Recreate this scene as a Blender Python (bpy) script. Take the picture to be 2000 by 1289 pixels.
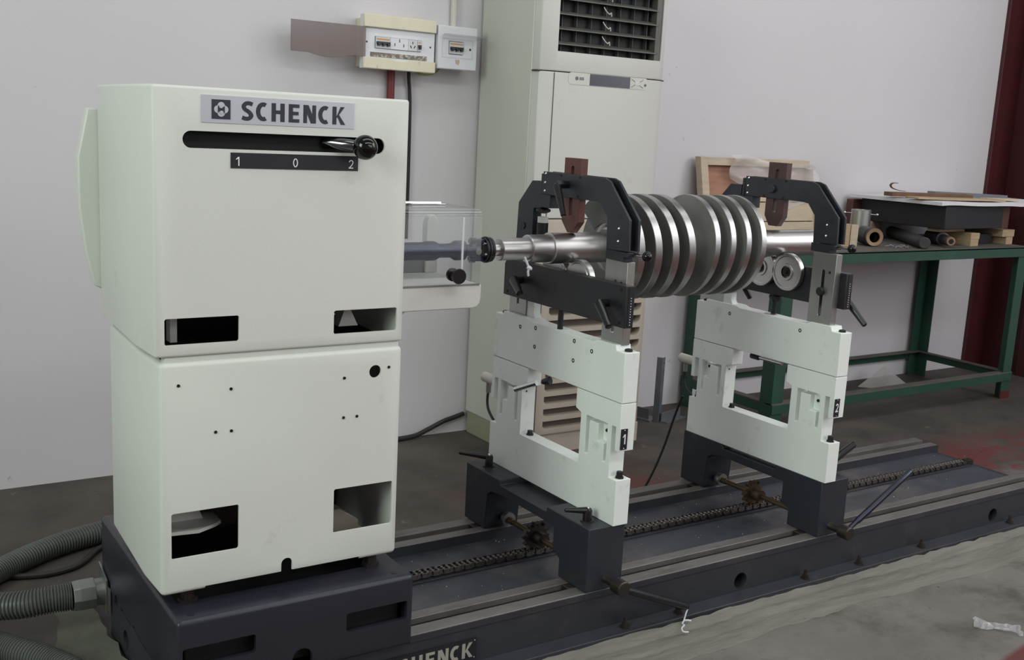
import bpy, bmesh, math, random
from mathutils import Vector, Matrix
random.seed(7)
for o in list(bpy.data.objects):
    bpy.data.objects.remove(o)
SC = bpy.context.scene
COL = SC.collection
PI = math.pi

# ------------------------------------------------------------------ camera
yaw, pitch, roll, FPX = 0.586412859, -0.188163358, 0.0523316781, 2090.02878
fw = Vector((math.sin(yaw)*math.cos(pitch), math.cos(yaw)*math.cos(pitch), math.sin(pitch)))
r0 = fw.cross(Vector((0, 0, 1))).normalized()
u0 = r0.cross(fw)
rr = math.cos(roll)*r0 + math.sin(roll)*u0
uu = -math.sin(roll)*r0 + math.cos(roll)*u0
cam = bpy.data.cameras.new('camera')
cam.sensor_fit = 'HORIZONTAL'
cam.sensor_width = 36.0
cam.lens = FPX/2000*36.0
cam.clip_start = 0.05
co = bpy.data.objects.new('camera', cam)
COL.objects.link(co)
m = Matrix.Identity(4)
for i in range(3):
    m[i][0], m[i][1], m[i][2] = rr[i], uu[i], -fw[i]
m[2][3] = 1.4
co.matrix_world = m
SC.camera = co

# ------------------------------------------------------------------ world, lights, exposure
SC.view_settings.view_transform = 'Standard'
SC.view_settings.look = 'None'
SC.view_settings.gamma = 1.0
SC.view_settings.use_curve_mapping = False
SC.view_settings.exposure = -0.32
W = bpy.data.worlds.new('world')
SC.world = W
W.use_nodes = True
W.node_tree.nodes['Background'].inputs[0].default_value = (0.80, 0.85, 0.90, 1)
W.node_tree.nodes['Background'].inputs[1].default_value = 0.3


def area(name, loc, target, sx, sy, power, col):
    l = bpy.data.lights.new(name, 'AREA')
    l.shape = 'RECTANGLE'
    l.size, l.size_y, l.energy, l.color = sx, sy, power, col
    o = bpy.data.objects.new(name, l)
    COL.objects.link(o)
    o.location = loc
    o.rotation_euler = (Vector(target)-Vector(loc)).to_track_quat('-Z', 'Z').to_euler()
    return o


# tall windows of the hall behind the camera, a side window and the roof light strip
area('window_light_front', (4.3, -4.6, 3.2), (3.0, 2.5, 1.2), 6.0, 2.4, 145, (0.97, 1.0, 1.0))
area('window_light_right', (6.35, 0.2, 2.7), (2.0, 3.0, 1.0), 4.0, 2.4, 150, (0.98, 0.99, 1.0))
area('window_light_side', (-3.8, 0.6, 2.6), (1.8, 1.5, 0.8), 3.0, 2.2, 225, (0.86, 1.0, 0.88))
area('roof_light_strip', (2.8, 1.6, 5.3), (2.8, 1.8, 0.0), 7.0, 1.0, 85, (0.97, 1.0, 1.0))
area('machine_fill_light', (1.9, -1.0, 4.3), (2.0, 2.4, 0.9), 5.0, 0.5, 62, (0.96, 1.0, 0.99))  # added fill with no known source, brightens the machine front against the wall

# ------------------------------------------------------------------ materials


def lin(c):
    return tuple((v/12.92 if v <= 0.04045 else ((v+0.055)/1.055)**2.4) for v in (x/255 for x in c))


MATS = {}


def mat(name, col, rough=0.5, metal=0.0, var=0.10, scale=6.0, bump=0.0, bscale=60.0, col2=None, spots=None, stretch=None, spec=0.5):
    """procedural material: base colour with soft cloudy variation; optional second
    colour patches (wear, dust) and fine relief"""
    if name in MATS:
        return MATS[name]
    M = bpy.data.materials.new(name)
    M.use_nodes = True
    nt = M.node_tree
    N, L = nt.nodes, nt.links
    b = N['Principled BSDF']
    b.inputs['Roughness'].default_value = rough
    b.inputs['Metallic'].default_value = metal
    b.inputs['Specular IOR Level'].default_value = spec
    tc = N.new('ShaderNodeTexCoord')
    src = tc.outputs['Object']
    if stretch:
        mp = N.new('ShaderNodeMapping')
        mp.inputs['Scale'].default_value = stretch
        L.new(src, mp.inputs[0])
        src = mp.outputs[0]
    n1 = N.new('ShaderNodeTexNoise')
    n1.inputs['Scale'].default_value = scale
    n1.inputs['Detail'].default_value = 5
    L.new(src, n1.inputs['Vector'])
    rp = N.new('ShaderNodeValToRGB')
    c = lin(col)
    rp.color_ramp.elements[0].position = 0.25
    rp.color_ramp.elements[1].position = 0.75
    rp.color_ramp.elements[0].color = tuple(max(0, v*(1-var)) for v in c)+(1,)
    rp.color_ramp.elements[1].color = tuple(min(1, v*(1+var)) for v in c)+(1,)
    L.new(n1.outputs['Fac'], rp.inputs[0])
    out = rp.outputs[0]
    if col2:
        n2 = N.new('ShaderNodeTexNoise')
        n2.inputs['Scale'].default_value = spots[0]
        n2.inputs['Detail'].default_value = 7
        n2.inputs['Roughness'].default_value = 0.65
        L.new(src, n2.inputs['Vector'])
        r2 = N.new('ShaderNodeValToRGB')
        r2.color_ramp.elements[0].position = spots[1]
        r2.color_ramp.elements[1].position = spots[2]
        r2.color_ramp.elements[1].color = (spots[3],)*3+(1,)
        L.new(n2.outputs['Fac'], r2.inputs[0])
        mx = N.new('ShaderNodeMixRGB')
        L.new(r2.outputs[0], mx.inputs[0])
        L.new(out, mx.inputs[1])
        mx.inputs[2].default_value = lin(col2)+(1,)
        out = mx.outputs[0]
    L.new(out, b.inputs['Base Color'])
    if bump:
        n3 = N.new('ShaderNodeTexNoise')
        n3.inputs['Scale'].default_value = bscale
        n3.inputs['Detail'].default_value = 4
        L.new(src, n3.inputs['Vector'])
        bp = N.new('ShaderNodeBump')
        bp.inputs['Strength'].default_value = bump
        bp.inputs['Distance'].default_value = 0.01
        L.new(n3.outputs['Fac'], bp.inputs['Height'])
        L.new(bp.outputs[0], b.inputs['Normal'])
    MATS[name] = M
    return M


CREAM = mat('cream_paint', (221, 223, 217), 0.42, var=0.03, scale=3, col2=(150, 145, 130), spots=(9, 0.66, 0.80, 0.35), bump=0.04, bscale=220)
WHITE = mat('pedestal_paint', (240, 245, 241), 0.40, var=0.03, scale=4, col2=(120, 115, 98), spots=(11, 0.60, 0.78, 0.45))
PLINTH = mat('plinth_paint', (39, 39, 49), 0.33, var=0.08, scale=5, bump=0.03, bscale=200)
BEDP = mat('bed_paint', (48, 49, 56), 0.50, var=0.18, scale=7, col2=(98, 90, 82), spots=(5, 0.55, 0.8, 0.45), bump=0.08, bscale=90)
PANEL = mat('bed_panel_paint', (66, 69, 78), 0.42, var=0.18, scale=9, col2=(118, 110, 100), spots=(4, 0.48, 0.72, 0.6), bump=0.05, bscale=120)
RAIL = mat('machined_rail_steel', (128, 124, 121), 0.45, 0.5, var=0.16, scale=14, col2=(90, 84, 78), spots=(18, 0.52, 0.7, 0.6), stretch=(0.3, 1, 1), bump=0.05, bscale=90)
SLOTM = mat('rail_slot_steel', (62, 55, 52), 0.6, 0.2, var=0.15)
BLOCK = mat('base_block_paint', (44, 47, 55), 0.42, var=0.07, scale=8, col2=(90, 84, 84), spots=(6, 0.62, 0.8, 0.4))
BLACK = mat('black_oxide_steel', (46, 46, 50), 0.42, 0.35, var=0.15, scale=14)
ARCHM = mat('dark_grey_steel', (57, 59, 65), 0.42, 0.45, var=0.15, scale=22)
PLASTIC = mat('black_plastic', (26, 26, 28), 0.28, var=0.1)
GLOSS = mat('glossy_black_ball', (14, 14, 16), 0.10, var=0.05)
STEEL = mat('ground_steel', (196, 194, 193), 0.34, 1.0, var=0.07, scale=20, stretch=(0.4, 1, 1))
FLIGHT = mat('machined_flight_steel', (172, 171, 170), 0.32, 1.0, var=0.12, scale=10, bump=0.03, bscale=300)
FLANK = mat('flight_flank_steel', (140, 140, 136), 0.50, 0.6, var=0.22, scale=7)
UPR = mat('brushed_upright_steel', (172, 172, 168), 0.38, 0.9, var=0.08, scale=18, stretch=(1, 1, 0.2), bump=0.05, bscale=200)
CHROME = mat('bright_chrome', (215, 215, 218), 0.12, 1.0, var=0.03)
DKSTEEL = mat('oily_steel', (70, 64, 60), 0.40, 0.7, var=0.25, scale=25)
RUST = mat('rusty_shaft_steel', (98, 82, 62), 0.55, 0.6, var=0.25, scale=30)
CHAINM = mat('oily_chain_steel', (116, 110, 106), 0.24, 0.9, var=0.2, scale=40)
VBLK = mat('brown_bakelite', (92, 52, 44), 0.45, var=0.22, scale=18, col2=(60, 34, 30), spots=(30, 0.55, 0.75, 0.6))
VBLK2 = mat('dark_brown_bakelite', (78, 54, 52), 0.45, var=0.2, scale=18)
ALU = mat('nameplate_foil', (196, 198, 206), 0.38, 0.25, var=0.03)
INK = mat('nameplate_ink', (46, 46, 56), 0.5, var=0.05)
SCALEBLK = mat('scale_black', (28, 28, 36), 0.45, var=0.15, scale=30, col2=(110, 118, 122), spots=(90, 0.70, 0.78, 0.7))
LETTER = mat('white_lettering', (232, 232, 236), 0.5, var=0.02)
PLATELET = mat('cast_metal_lettering', (190, 186, 176), 0.4, 0.5, var=0.1)
TRAYW = mat('guard_white_paint', (214, 214, 208), 0.45, var=0.04, scale=9, col2=(150, 144, 124), spots=(13, 0.62, 0.8, 0.4))
ACW = mat('aged_white_plastic', (206, 205, 200), 0.45, var=0.03, scale=3, col2=(168, 148, 120), spots=(6, 0.62, 0.82, 0.35))
ACSIDE = mat('grey_white_sheet_metal', (200, 200, 190), 0.45, var=0.04, scale=2)
ACBROWN = mat('grille_taupe_plastic', (184, 172, 158), 0.5, var=0.05, scale=8)
ACDARK = mat('grille_dark_inside', (22, 23, 28), 0.6, var=0.2)
LOUVER = mat('louver_dark_plastic', (88, 85, 80), 0.5, var=0.15, scale=20)
BOXCREAM = mat('yellowed_enclosure', (222, 214, 190), 0.45, var=0.05, scale=10, col2=(120, 108, 84), spots=(26, 0.62, 0.74, 0.6), stretch=(1, 1, 0.35))
BOXWHITE = mat('white_enclosure', (222, 222, 228), 0.4, var=0.03, scale=8)
BRK = mat('breaker_grey', (206, 208, 210), 0.45, var=0.03)
ORANGE = mat('orange_print', (214, 150, 96), 0.5)
REDPIPE = mat('dark_red_conduit', (112, 40, 44), 0.5, var=0.1)
CABLE = mat('black_cable_rubber', (34, 33, 33), 0.5, var=0.15)
GREENY = mat('green_yellow_wire', (150, 150, 84), 0.5, var=0.15, scale=60)
PIPEW = mat('white_pvc_pipe', (206, 200, 192), 0.5, var=0.04)
HOSE = mat('grey_conduit_plastic', (92, 95, 92), 0.42, var=0.12, scale=10)
FITTING = mat('zinc_fitting', (150, 152, 150), 0.38, 0.8, var=0.15, scale=20)
BENCHG = mat('dark_green_paint', (38, 74, 60), 0.48, var=0.14, scale=8, col2=(78, 74, 64), spots=(7, 0.56, 0.8, 0.45))
BENCHTOP = mat('dusty_bench_top', (92, 86, 80), 0.7, var=0.16, scale=12, col2=(60, 56, 52), spots=(8, 0.5, 0.7, 0.5))
REDP = mat('column_red_paint', (70, 23, 27), 0.5, var=0.14, scale=4, col2=(46, 22, 23), spots=(9, 0.5, 0.8, 0.5))
WOOD = mat('pale_pine_wood', (174, 150, 122), 0.65, var=0.16, scale=9, stretch=(1, 1, 6), bump=0.08, bscale=60)
WOODL = mat('light_crate_wood', (190, 173, 150), 0.65, var=0.14, scale=8, stretch=(1, 1, 5), bump=0.08)
PLY = mat('reddish_plywood', (160, 115, 93), 0.6, var=0.16, scale=10, stretch=(1, 1, 4))
DUSTY = mat('dusty_timber', (112, 82, 60), 0.75, var=0.25, scale=14, stretch=(1, 4, 1), bump=0.2)
GREYST = mat('grey_angle_steel', (122, 124, 130), 0.45, 0.5, var=0.15, scale=12)
FOAM = mat('white_foam_sheet', (218, 216, 220), 0.8, var=0.04, scale=20, bump=0.2, bscale=60)
BOXBLK = mat('black_case_vinyl', (30, 31, 36), 0.55, var=0.12)
BOXRED = mat('maroon_case_end', (82, 46, 42), 0.6, var=0.2, scale=12)
ROD = mat('dark_steel_bar', (74, 74, 76), 0.45, 0.55, var=0.2, scale=20)
BRONZE = mat('bronze_bush', (158, 130, 104), 0.42, 0.6, var=0.12, scale=20)
BORE = mat('dark_bore', (14, 13, 13), 0.7)
GROUT = mat('grout_cement', (124, 120, 113), 0.85, var=0.14, scale=10, col2=(104, 98, 90), spots=(6, 0.46, 0.66, 0.7), bump=0.6, bscale=22, stretch=(0.45, 2.4, 1))
STRING = mat('white_string', (214, 214, 220), 0.8, var=0.05)
NYLON = mat('white_nylon', (220, 220, 216), 0.5)


def glassmat(name, col, alpha, rough=0.05):
    M = bpy.data.materials.new(name)
    M.use_nodes = True
    N, L = M.node_tree.nodes, M.node_tree.links
    b = N['Principled BSDF']
    b.inputs['Base Color'].default_value = lin(col)+(1,)
    b.inputs['Roughness'].default_value = rough
    tr = N.new('ShaderNodeBsdfTransparent')
    mx = N.new('ShaderNodeMixShader')
    nz = N.new('ShaderNodeTexNoise')
    nz.inputs['Scale'].default_value = 9
    tc = N.new('ShaderNodeTexCoord')
    L.new(tc.outputs['Object'], nz.inputs['Vector'])
    mr = N.new('ShaderNodeMapRange')
    mr.inputs['To Min'].default_value = alpha*0.8
    mr.inputs['To Max'].default_value = min(1, alpha*1.2)
    L.new(nz.outputs['Fac'], mr.inputs['Value'])
    L.new(mr.outputs[0], mx.inputs[0])
    L.new(tr.outputs[0], mx.inputs[1])
    L.new(b.outputs[0], mx.inputs[2])
    L.new(mx.outputs[0], N['Material Output'].inputs['Surface'])
    return M


def acrylic(name, haze, tint):
    M = bpy.data.materials.new(name)
    M.use_nodes = True
    N, L = M.node_tree.nodes, M.node_tree.links
    b = N['Principled BSDF']
    b.inputs['Base Color'].default_value = lin((190, 194, 200))+(1,)
    b.inputs['Roughness'].default_value = 0.3
    tr = N.new('ShaderNodeBsdfTransparent')
    tr.inputs[0].default_value = tint
    gl = N.new('ShaderNodeBsdfGlossy')
    gl.inputs['Roughness'].default_value = 0.06
    lw = N.new('ShaderNodeLayerWeight')
    lw.inputs['Blend'].default_value = 0.35
    fr_ = N.new('ShaderNodeMapRange')
    fr_.inputs['To Min'].default_value = 0.045
    fr_.inputs['To Max'].default_value = 0.75
    L.new(lw.outputs['Facing'], fr_.inputs['Value'])
    pw = N.new('ShaderNodeMath')
    pw.operation = 'POWER'
    pw.inputs[1].default_value = 1.6
    L.new(fr_.outputs[0], pw.inputs[0])
    m1 = N.new('ShaderNodeMixShader')
    L.new(pw.outputs[0], m1.inputs[0])
    L.new(tr.outputs[0], m1.inputs[1])
    L.new(gl.outputs[0], m1.inputs[2])
    m2 = N.new('ShaderNodeMixShader')
    nz = N.new('ShaderNodeTexNoise')
    nz.inputs['Scale'].default_value = 14
    mr = N.new('ShaderNodeMapRange')
    mr.inputs['To Min'].default_value = haze*.5
    mr.inputs['To Max'].default_value = haze*1.5
    L.new(nz.outputs['Fac'], mr.inputs['Value'])
    L.new(mr.outputs[0], m2.inputs[0])
    L.new(m1.outputs[0], m2.inputs[1])
    L.new(b.outputs[0], m2.inputs[2])
    L.new(m2.outputs[0], N['Material Output'].inputs['Surface'])
    return M


CLEAR = acrylic('clear_acrylic', 0.05, (.97, .975, .98, 1))
SMOKE = glassmat('smoked_acrylic', (112, 90, 88), 0.66, 0.15)
FILM = glassmat('cloudy_plastic_film', (214, 208, 206), 0.5, 0.15)
WRAP = glassmat('crinkled_clear_wrapper', (225, 225, 230), 0.32, 0.06)
PANE = glassmat('display_window', (150, 148, 150), 0.25)


def floor_material():
    M = bpy.data.materials.new('stained_concrete_floor')
    M.use_nodes = True
    N, L = M.node_tree.nodes, M.node_tree.links
    b = N['Principled BSDF']
    b.inputs['Roughness'].default_value = 0.72
    geo = N.new('ShaderNodeNewGeometry')
    pos = geo.outputs['Position']

    def noise(s, d=6, r=0.6):
        n = N.new('ShaderNodeTexNoise')
        n.inputs['Scale'].default_value = s
        n.inputs['Detail'].default_value = d
        n.inputs['Roughness'].default_value = r
        L.new(pos, n.inputs['Vector'])
        return n.outputs['Fac']

    def ramp(v, a, ca, bb, cb):
        r = N.new('ShaderNodeValToRGB')
        r.color_ramp.elements[0].position = a
        r.color_ramp.elements[1].position = bb
        r.color_ramp.elements[0].color = ca
        r.color_ramp.elements[1].color = cb
        L.new(v, r.inputs[0])
        return r.outputs[0]

    def math_(op, a, bv):
        n = N.new('ShaderNodeMath')
        n.operation = op
        for i, v in enumerate((a, bv)):
            if isinstance(v, (int, float)):
                n.inputs[i].default_value = v
            else:
                L.new(v, n.inputs[i])
        return n.outputs[0]

    def mix(f, a, c):
        n = N.new('ShaderNodeMixRGB')
        L.new(f, n.inputs[0])
        L.new(a, n.inputs[1])
        if isinstance(c, tuple):
            n.inputs[2].default_value = c
        else:
            L.new(c, n.inputs[2])
        return n.outputs[0]
    g = ramp(noise(2.2), 0.3, lin((98, 93, 89))+(1,), 0.7, lin((132, 127, 122))+(1,))
    dk = ramp(noise(3.7, 8, .7), 0.50, (0, 0, 0, 1), 0.68, (0.7,)*3+(1,))
    g = mix(dk, g, lin((66, 58, 52))+(1,))
    sep = N.new('ShaderNodeSeparateXYZ')
    L.new(pos, sep.inputs[0])
    X, Y = sep.outputs[0], sep.outputs[1]
    # oily, dirty concrete behind the machine
    ed = math_('ADD', Y, math_('MULTIPLY', noise(2.0), 0.5))
    ec = N.new('ShaderNodeClamp')
    L.new(math_('MULTIPLY', math_('SUBTRACT', ed, 2.65), 3.0), ec.inputs[0])
    g = mix(math_('MULTIPLY', ec.outputs[0], 0.85), g, ramp(noise(3.1), 0.35, lin((50, 43, 39))+(1,), 0.7, lin((84, 76, 70))+(1,)))

    # worn red floor paint: an aisle beyond the bed and a corner in front of it
    def box(x0, x1, y0, y1, soft=0.25):
        def edge(v, e, sgn):
            d = math_('SUBTRACT', v, e) if sgn > 0 else math_('SUBTRACT', e, v)
            d = math_('DIVIDE', d, soft)
            n = N.new('ShaderNodeClamp')
            L.new(d, n.inputs[0])
            return n.outputs[0]
        a = math_('MULTIPLY', edge(X, x0, 1), edge(X, x1, -1))
        c = math_('MULTIPLY', edge(Y, y0, 1), edge(Y, y1, -1))
        return math_('MULTIPLY', a, c)
    wear = ramp(noise(3.4, 10, .75), 0.44, (0, 0, 0, 1), 0.52, (1, 1, 1, 1))
    a1 = math_('MULTIPLY', box(4.02, 6.6, 1.6, 3.1, .2), wear)
    a3 = math_('MULTIPLY', math_('MULTIPLY', box(1.9, 3.0, 2.85, 3.5, .25), wear), 0.75)
    # corner in front: line from (2.72,1.54) to (2.9,1.57)
    d = math_('SUBTRACT', math_('SUBTRACT', math_('MULTIPLY', X, 0.17), 0.17*2.72-1.545), Y)
    cl = N.new('ShaderNodeClamp')
    L.new(math_('MULTIPLY', d, 60), cl.inputs[0])
    a2 = cl.outputs[0]
    red = math_('MAXIMUM', math_('MAXIMUM', a1, a3), a2)
    g = mix(red, g, lin((98, 50, 48))+(1,))
    lt = ramp(noise(6.0, 8, .7), 0.64, (0, 0, 0, 1), 0.74, (0.75,)*3+(1,))
    g = mix(lt, g, lin((158, 150, 142))+(1,))
    L.new(g, b.inputs['Base Color'])
    bp = N.new('ShaderNodeBump')
    bp.inputs['Strength'].default_value = 0.25
    bp.inputs['Distance'].default_value = 0.01
    L.new(noise(26), bp.inputs['Height'])
    L.new(bp.outputs[0], b.inputs['Normal'])
    return M


FLOORM = floor_material()
WALLM = mat('white_plaster', (212, 208, 212), 0.8, var=0.025, scale=1.3, col2=(120, 112, 106), spots=(14, 0.70, 0.76, 0.5), bump=0.12, bscale=12)
CEILM = mat('hall_ceiling', (150, 150, 150), 0.8)

# ------------------------------------------------------------------ mesh helpers


def top_off(p):
    off = Vector((0, 0, 0))
    while p is not None:
        off += p.location
        p = p.parent
    return off


def link(name, me, material, parent=None, smooth=30, bevel=0, segs=2):
    if material is not None and not me.materials:
        me.materials.append(material)
    o = bpy.data.objects.new(name, me)
    COL.objects.link(o)
    if parent is not None:
        o.parent = parent
    if smooth:
        me.shade_smooth()
        me.set_sharp_from_angle(angle=math.radians(smooth))
    if bevel:
        b = o.modifiers.new('bevel', 'BEVEL')
        b.width = bevel
        b.segments = segs
        b.limit_method = 'ANGLE'
        b.angle_limit = math.radians(40)
        b.harden_normals = False
    return o


class MB:
    def __init__(s):
        s.v, s.f = [], []

    def add(s, vs, fs):
        n = len(s.v)
        s.v += [tuple(v) for v in vs]
        s.f += [tuple(i+n for i in f) for f in fs]
        return s

    def box(s, x0, x1, y0, y1, z0, z1):
        return s.add([(x0, y0, z0), (x1, y0, z0), (x1, y1, z0), (x0, y1, z0), (x0, y0, z1), (x1, y0, z1), (x1, y1, z1), (x0, y1, z1)],
                     [(0, 3, 2, 1), (4, 5, 6, 7), (0, 1, 5, 4), (1, 2, 6, 5), (2, 3, 7, 6), (3, 0, 4, 7)])

    def prism(s, poly, axis, a, b):
        def P(u, v, w):
            return {'x': (w, u, v), 'y': (u, w, v), 'z': (u, v, w)}[axis]
        n = len(poly)
        vs = [P(u, v, a) for u, v in poly]+[P(u, v, b) for u, v in poly]
        fs = [tuple(range(n)), tuple(range(2*n-1, n-1, -1))]
        fs += [(i, (i+1) % n, n+(i+1) % n, n+i) for i in range(n)]
        return s.add(vs, fs)

    def obox(s, c, ax, ay, az):
        """oriented box: centre and three half-axis vectors"""
        c, ax, ay, az = map(Vector, (c, ax, ay, az))
        vs = [c+i*ax+j*ay+k*az for k in (-1, 1) for j in (-1, 1) for i in (-1, 1)]
        return s.add(vs, [(0, 2, 3, 1), (4, 5, 7, 6), (0, 1, 5, 4), (2, 6, 7, 3), (0, 4, 6, 2), (1, 3, 7, 5)])

    def lathe(s, prof, p0, d, n=24, cap=True):
        """prof: list of (distance along d, radius)"""
        d = Vector(d).normalized()
        p0 = Vector(p0)
        a = d.orthogonal().normalized()
        b = d.cross(a)
        vs, fs = [], []
        for t, r in prof:
            for k in range(n):
                an = 2*PI*k/n
                vs.append(p0+d*t+(a*math.cos(an)+b*math.sin(an))*r)
        for i in range(len(prof)-1):
            for k in range(n):
                fs.append((i*n+k, i*n+(k+1) % n, (i+1)*n+(k+1) % n, (i+1)*n+k))
        if cap:
            fs.append(tuple(range(n-1, -1, -1)))
            m_ = (len(prof)-1)*n
            fs.append(tuple(range(m_, m_+n)))
        return s.add(vs, fs)

    def cyl(s, p0, p1, r, r1=None, n=20):
        p0, p1 = Vector(p0), Vector(p1)
        return s.lathe([(0, r), ((p1-p0).length, r if r1 is None else r1)], p0, p1-p0, n)

    def ball(s, c, r, n=20, m_=12):
        prof = [(-r*math.cos(PI*i/m_), max(1e-5, r*math.sin(PI*i/m_))) for i in range(m_+1)]
        return s.lathe(prof, c, (0, 0, 1), n)

    def tube(s, pts, r, n=10, rfun=None):
        pts = [Vector(p) for p in pts]
        ta = []
        for i in range(len(pts)):
            ta.append((pts[min(i+1, len(pts)-1)]-pts[max(i-1, 0)]).normalized())
        nrm = ta[0].orthogonal().normalized()
        vs, fs = [], []
        for i, p in enumerate(pts):
            nrm = (nrm-ta[i]*nrm.dot(ta[i])).normalized()
            bn = ta[i].cross(nrm)
            rad = rfun(i) if rfun else r
            for k in range(n):
                an = 2*PI*k/n
                vs.append(p+(nrm*math.cos(an)+bn*math.sin(an))*rad)
        for i in range(len(pts)-1):
            for k in range(n):
                fs.append((i*n+k, i*n+(k+1) % n, (i+1)*n+(k+1) % n, (i+1)*n+k))
        fs.append(tuple(range(n-1, -1, -1)))
        m_ = (len(pts)-1)*n
        fs.append(tuple(range(m_, m_+n)))
        return s.add(vs, fs)

    def mesh(s, name, off=(0, 0, 0)):
        off = Vector(off)
        me = bpy.data.meshes.new(name)
        me.from_pydata([Vector(v)-off for v in s.v], [], s.f)
        bm = bmesh.new()
        bm.from_mesh(me)
        bmesh.ops.recalc_face_normals(bm, faces=bm.faces)
        bm.to_mesh(me)
        bm.free()
        return me

    def build(s, name, material, parent=None, smooth=30, bevel=0, segs=2, off=None):
        o_ = top_off(parent) if off is None else Vector(off)
        return link(name, s.mesh(name, o_), material, parent, smooth, bevel, segs)


def spline(ctrl, n):
    """Catmull-Rom through control points"""
    c = [Vector(p) for p in ctrl]
    c = [2*c[0]-c[1]]+c+[2*c[-1]-c[-2]]
    out = []
    seg = len(c)-3
    for i in range(n+1):
        t = i/n*seg
        k = min(int(t), seg-1)
        t -= k
        p0, p1, p2, p3 = c[k:k+4]
        out.append(0.5*((2*p1)+(p2-p0)*t+(2*p0-5*p1+4*p2-p3)*t*t+(3*p1-p0-3*p2+p3)*t**3))
    return out


def rrect(x0, x1, y0, y1, r, n=4):
    pts = []
    for cx, cy, a in ((x1-r, y1-r, 0), (x0+r, y1-r, 90), (x0+r, y0+r, 180), (x1-r, y0+r, 270)):
        for k in range(n+1):
            an = math.radians(a+90*k/n)
            pts.append((cx+r*math.cos(an), cy+r*math.sin(an)))
    return pts


def circ(x, y, r, n=20):
    return [(x+r*math.cos(2*PI*k/n), y+r*math.sin(2*PI*k/n)) for k in range(n)]


def sheet(name, outline, holes, axis, a, b, material, parent=None, bevel=0, smooth=30):
    """plate between a and b along axis, with holes"""
    cu = bpy.data.curves.new('t', 'CURVE')
    cu.dimensions = '2D'
    cu.fill_mode = 'BOTH'
    cu.extrude = abs(b-a)/2
    for poly in [outline]+holes:
        sp = cu.splines.new('POLY')
        sp.points.add(len(poly)-1)
        for p, q in zip(sp.points, poly):
            p.co = (q[0], q[1], 0, 1)
        sp.use_cyclic_u = True
    t = bpy.data.objects.new('t', cu)
    me = bpy.data.meshes.new_from_object(t)
    bpy.data.objects.remove(t)
    bpy.data.curves.remove(cu)
    off = top_off(parent)
    mid = (a+b)/2
    for v in me.vertices:
        u, w, h = v.co
        h += mid
        v.co = Vector({'x': (h, u, w), 'y': (u, h, w), 'z': (u, w, h)}[axis])-off
    bm = bmesh.new()
    bm.from_mesh(me)
    bmesh.ops.remove_doubles(bm, verts=bm.verts, dist=1e-5)
    bmesh.ops.recalc_face_normals(bm, faces=bm.faces)
    bm.to_mesh(me)
    bm.free()
    me.name = name
    me.materials.clear()
    return link(name, me, material, parent, smooth, bevel)


def text(name, body, size, loc, facing, material, parent, extrude=0.0004, offset=0.0, xs=1.0, align='CENTER'):
    """flat lettering standing upright on a face that looks towards -y"""
    cu = bpy.data.curves.new('t', 'FONT')
    cu.body = body
    cu.size = size
    cu.extrude = extrude
    cu.offset = offset
    cu.align_x = align
    cu.align_y = 'CENTER'
    t = bpy.data.objects.new('t', cu)
    me = bpy.data.meshes.new_from_object(t)
    bpy.data.objects.remove(t)
    bpy.data.curves.remove(cu)
    off = top_off(parent)
    for v in me.vertices:
        x, y, z = v.co
        v.co = Vector((loc[0]+x*xs, loc[1]-z, loc[2]+y))-off
    me.name = name
    me.materials.clear()
    return link(name, me, material, parent, 0)


def stroke(path, t):
    """polygon strip quads of width t along a 2D path"""
    L_, R_ = [], []
    n = len(path)
    for i in range(n):
        a, b = path[max(i-1, 0)], path[min(i+1, n-1)]
        dx, dy = b[0]-a[0], b[1]-a[1]
        k = math.hypot(dx, dy) or 1
        nx, ny = -dy/k*t/2, dx/k*t/2
        L_.append((path[i][0]+nx, path[i][1]+ny))
        R_.append((path[i][0]-nx, path[i][1]-ny))
    return L_+R_[::-1]


def arc(cx, cy, rx, ry, a0, a1, n=14):
    return [(cx+rx*math.cos(math.radians(a0+(a1-a0)*k/n)), cy+ry*math.sin(math.radians(a0+(a1-a0)*k/n))) for k in range(n+1)]


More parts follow.
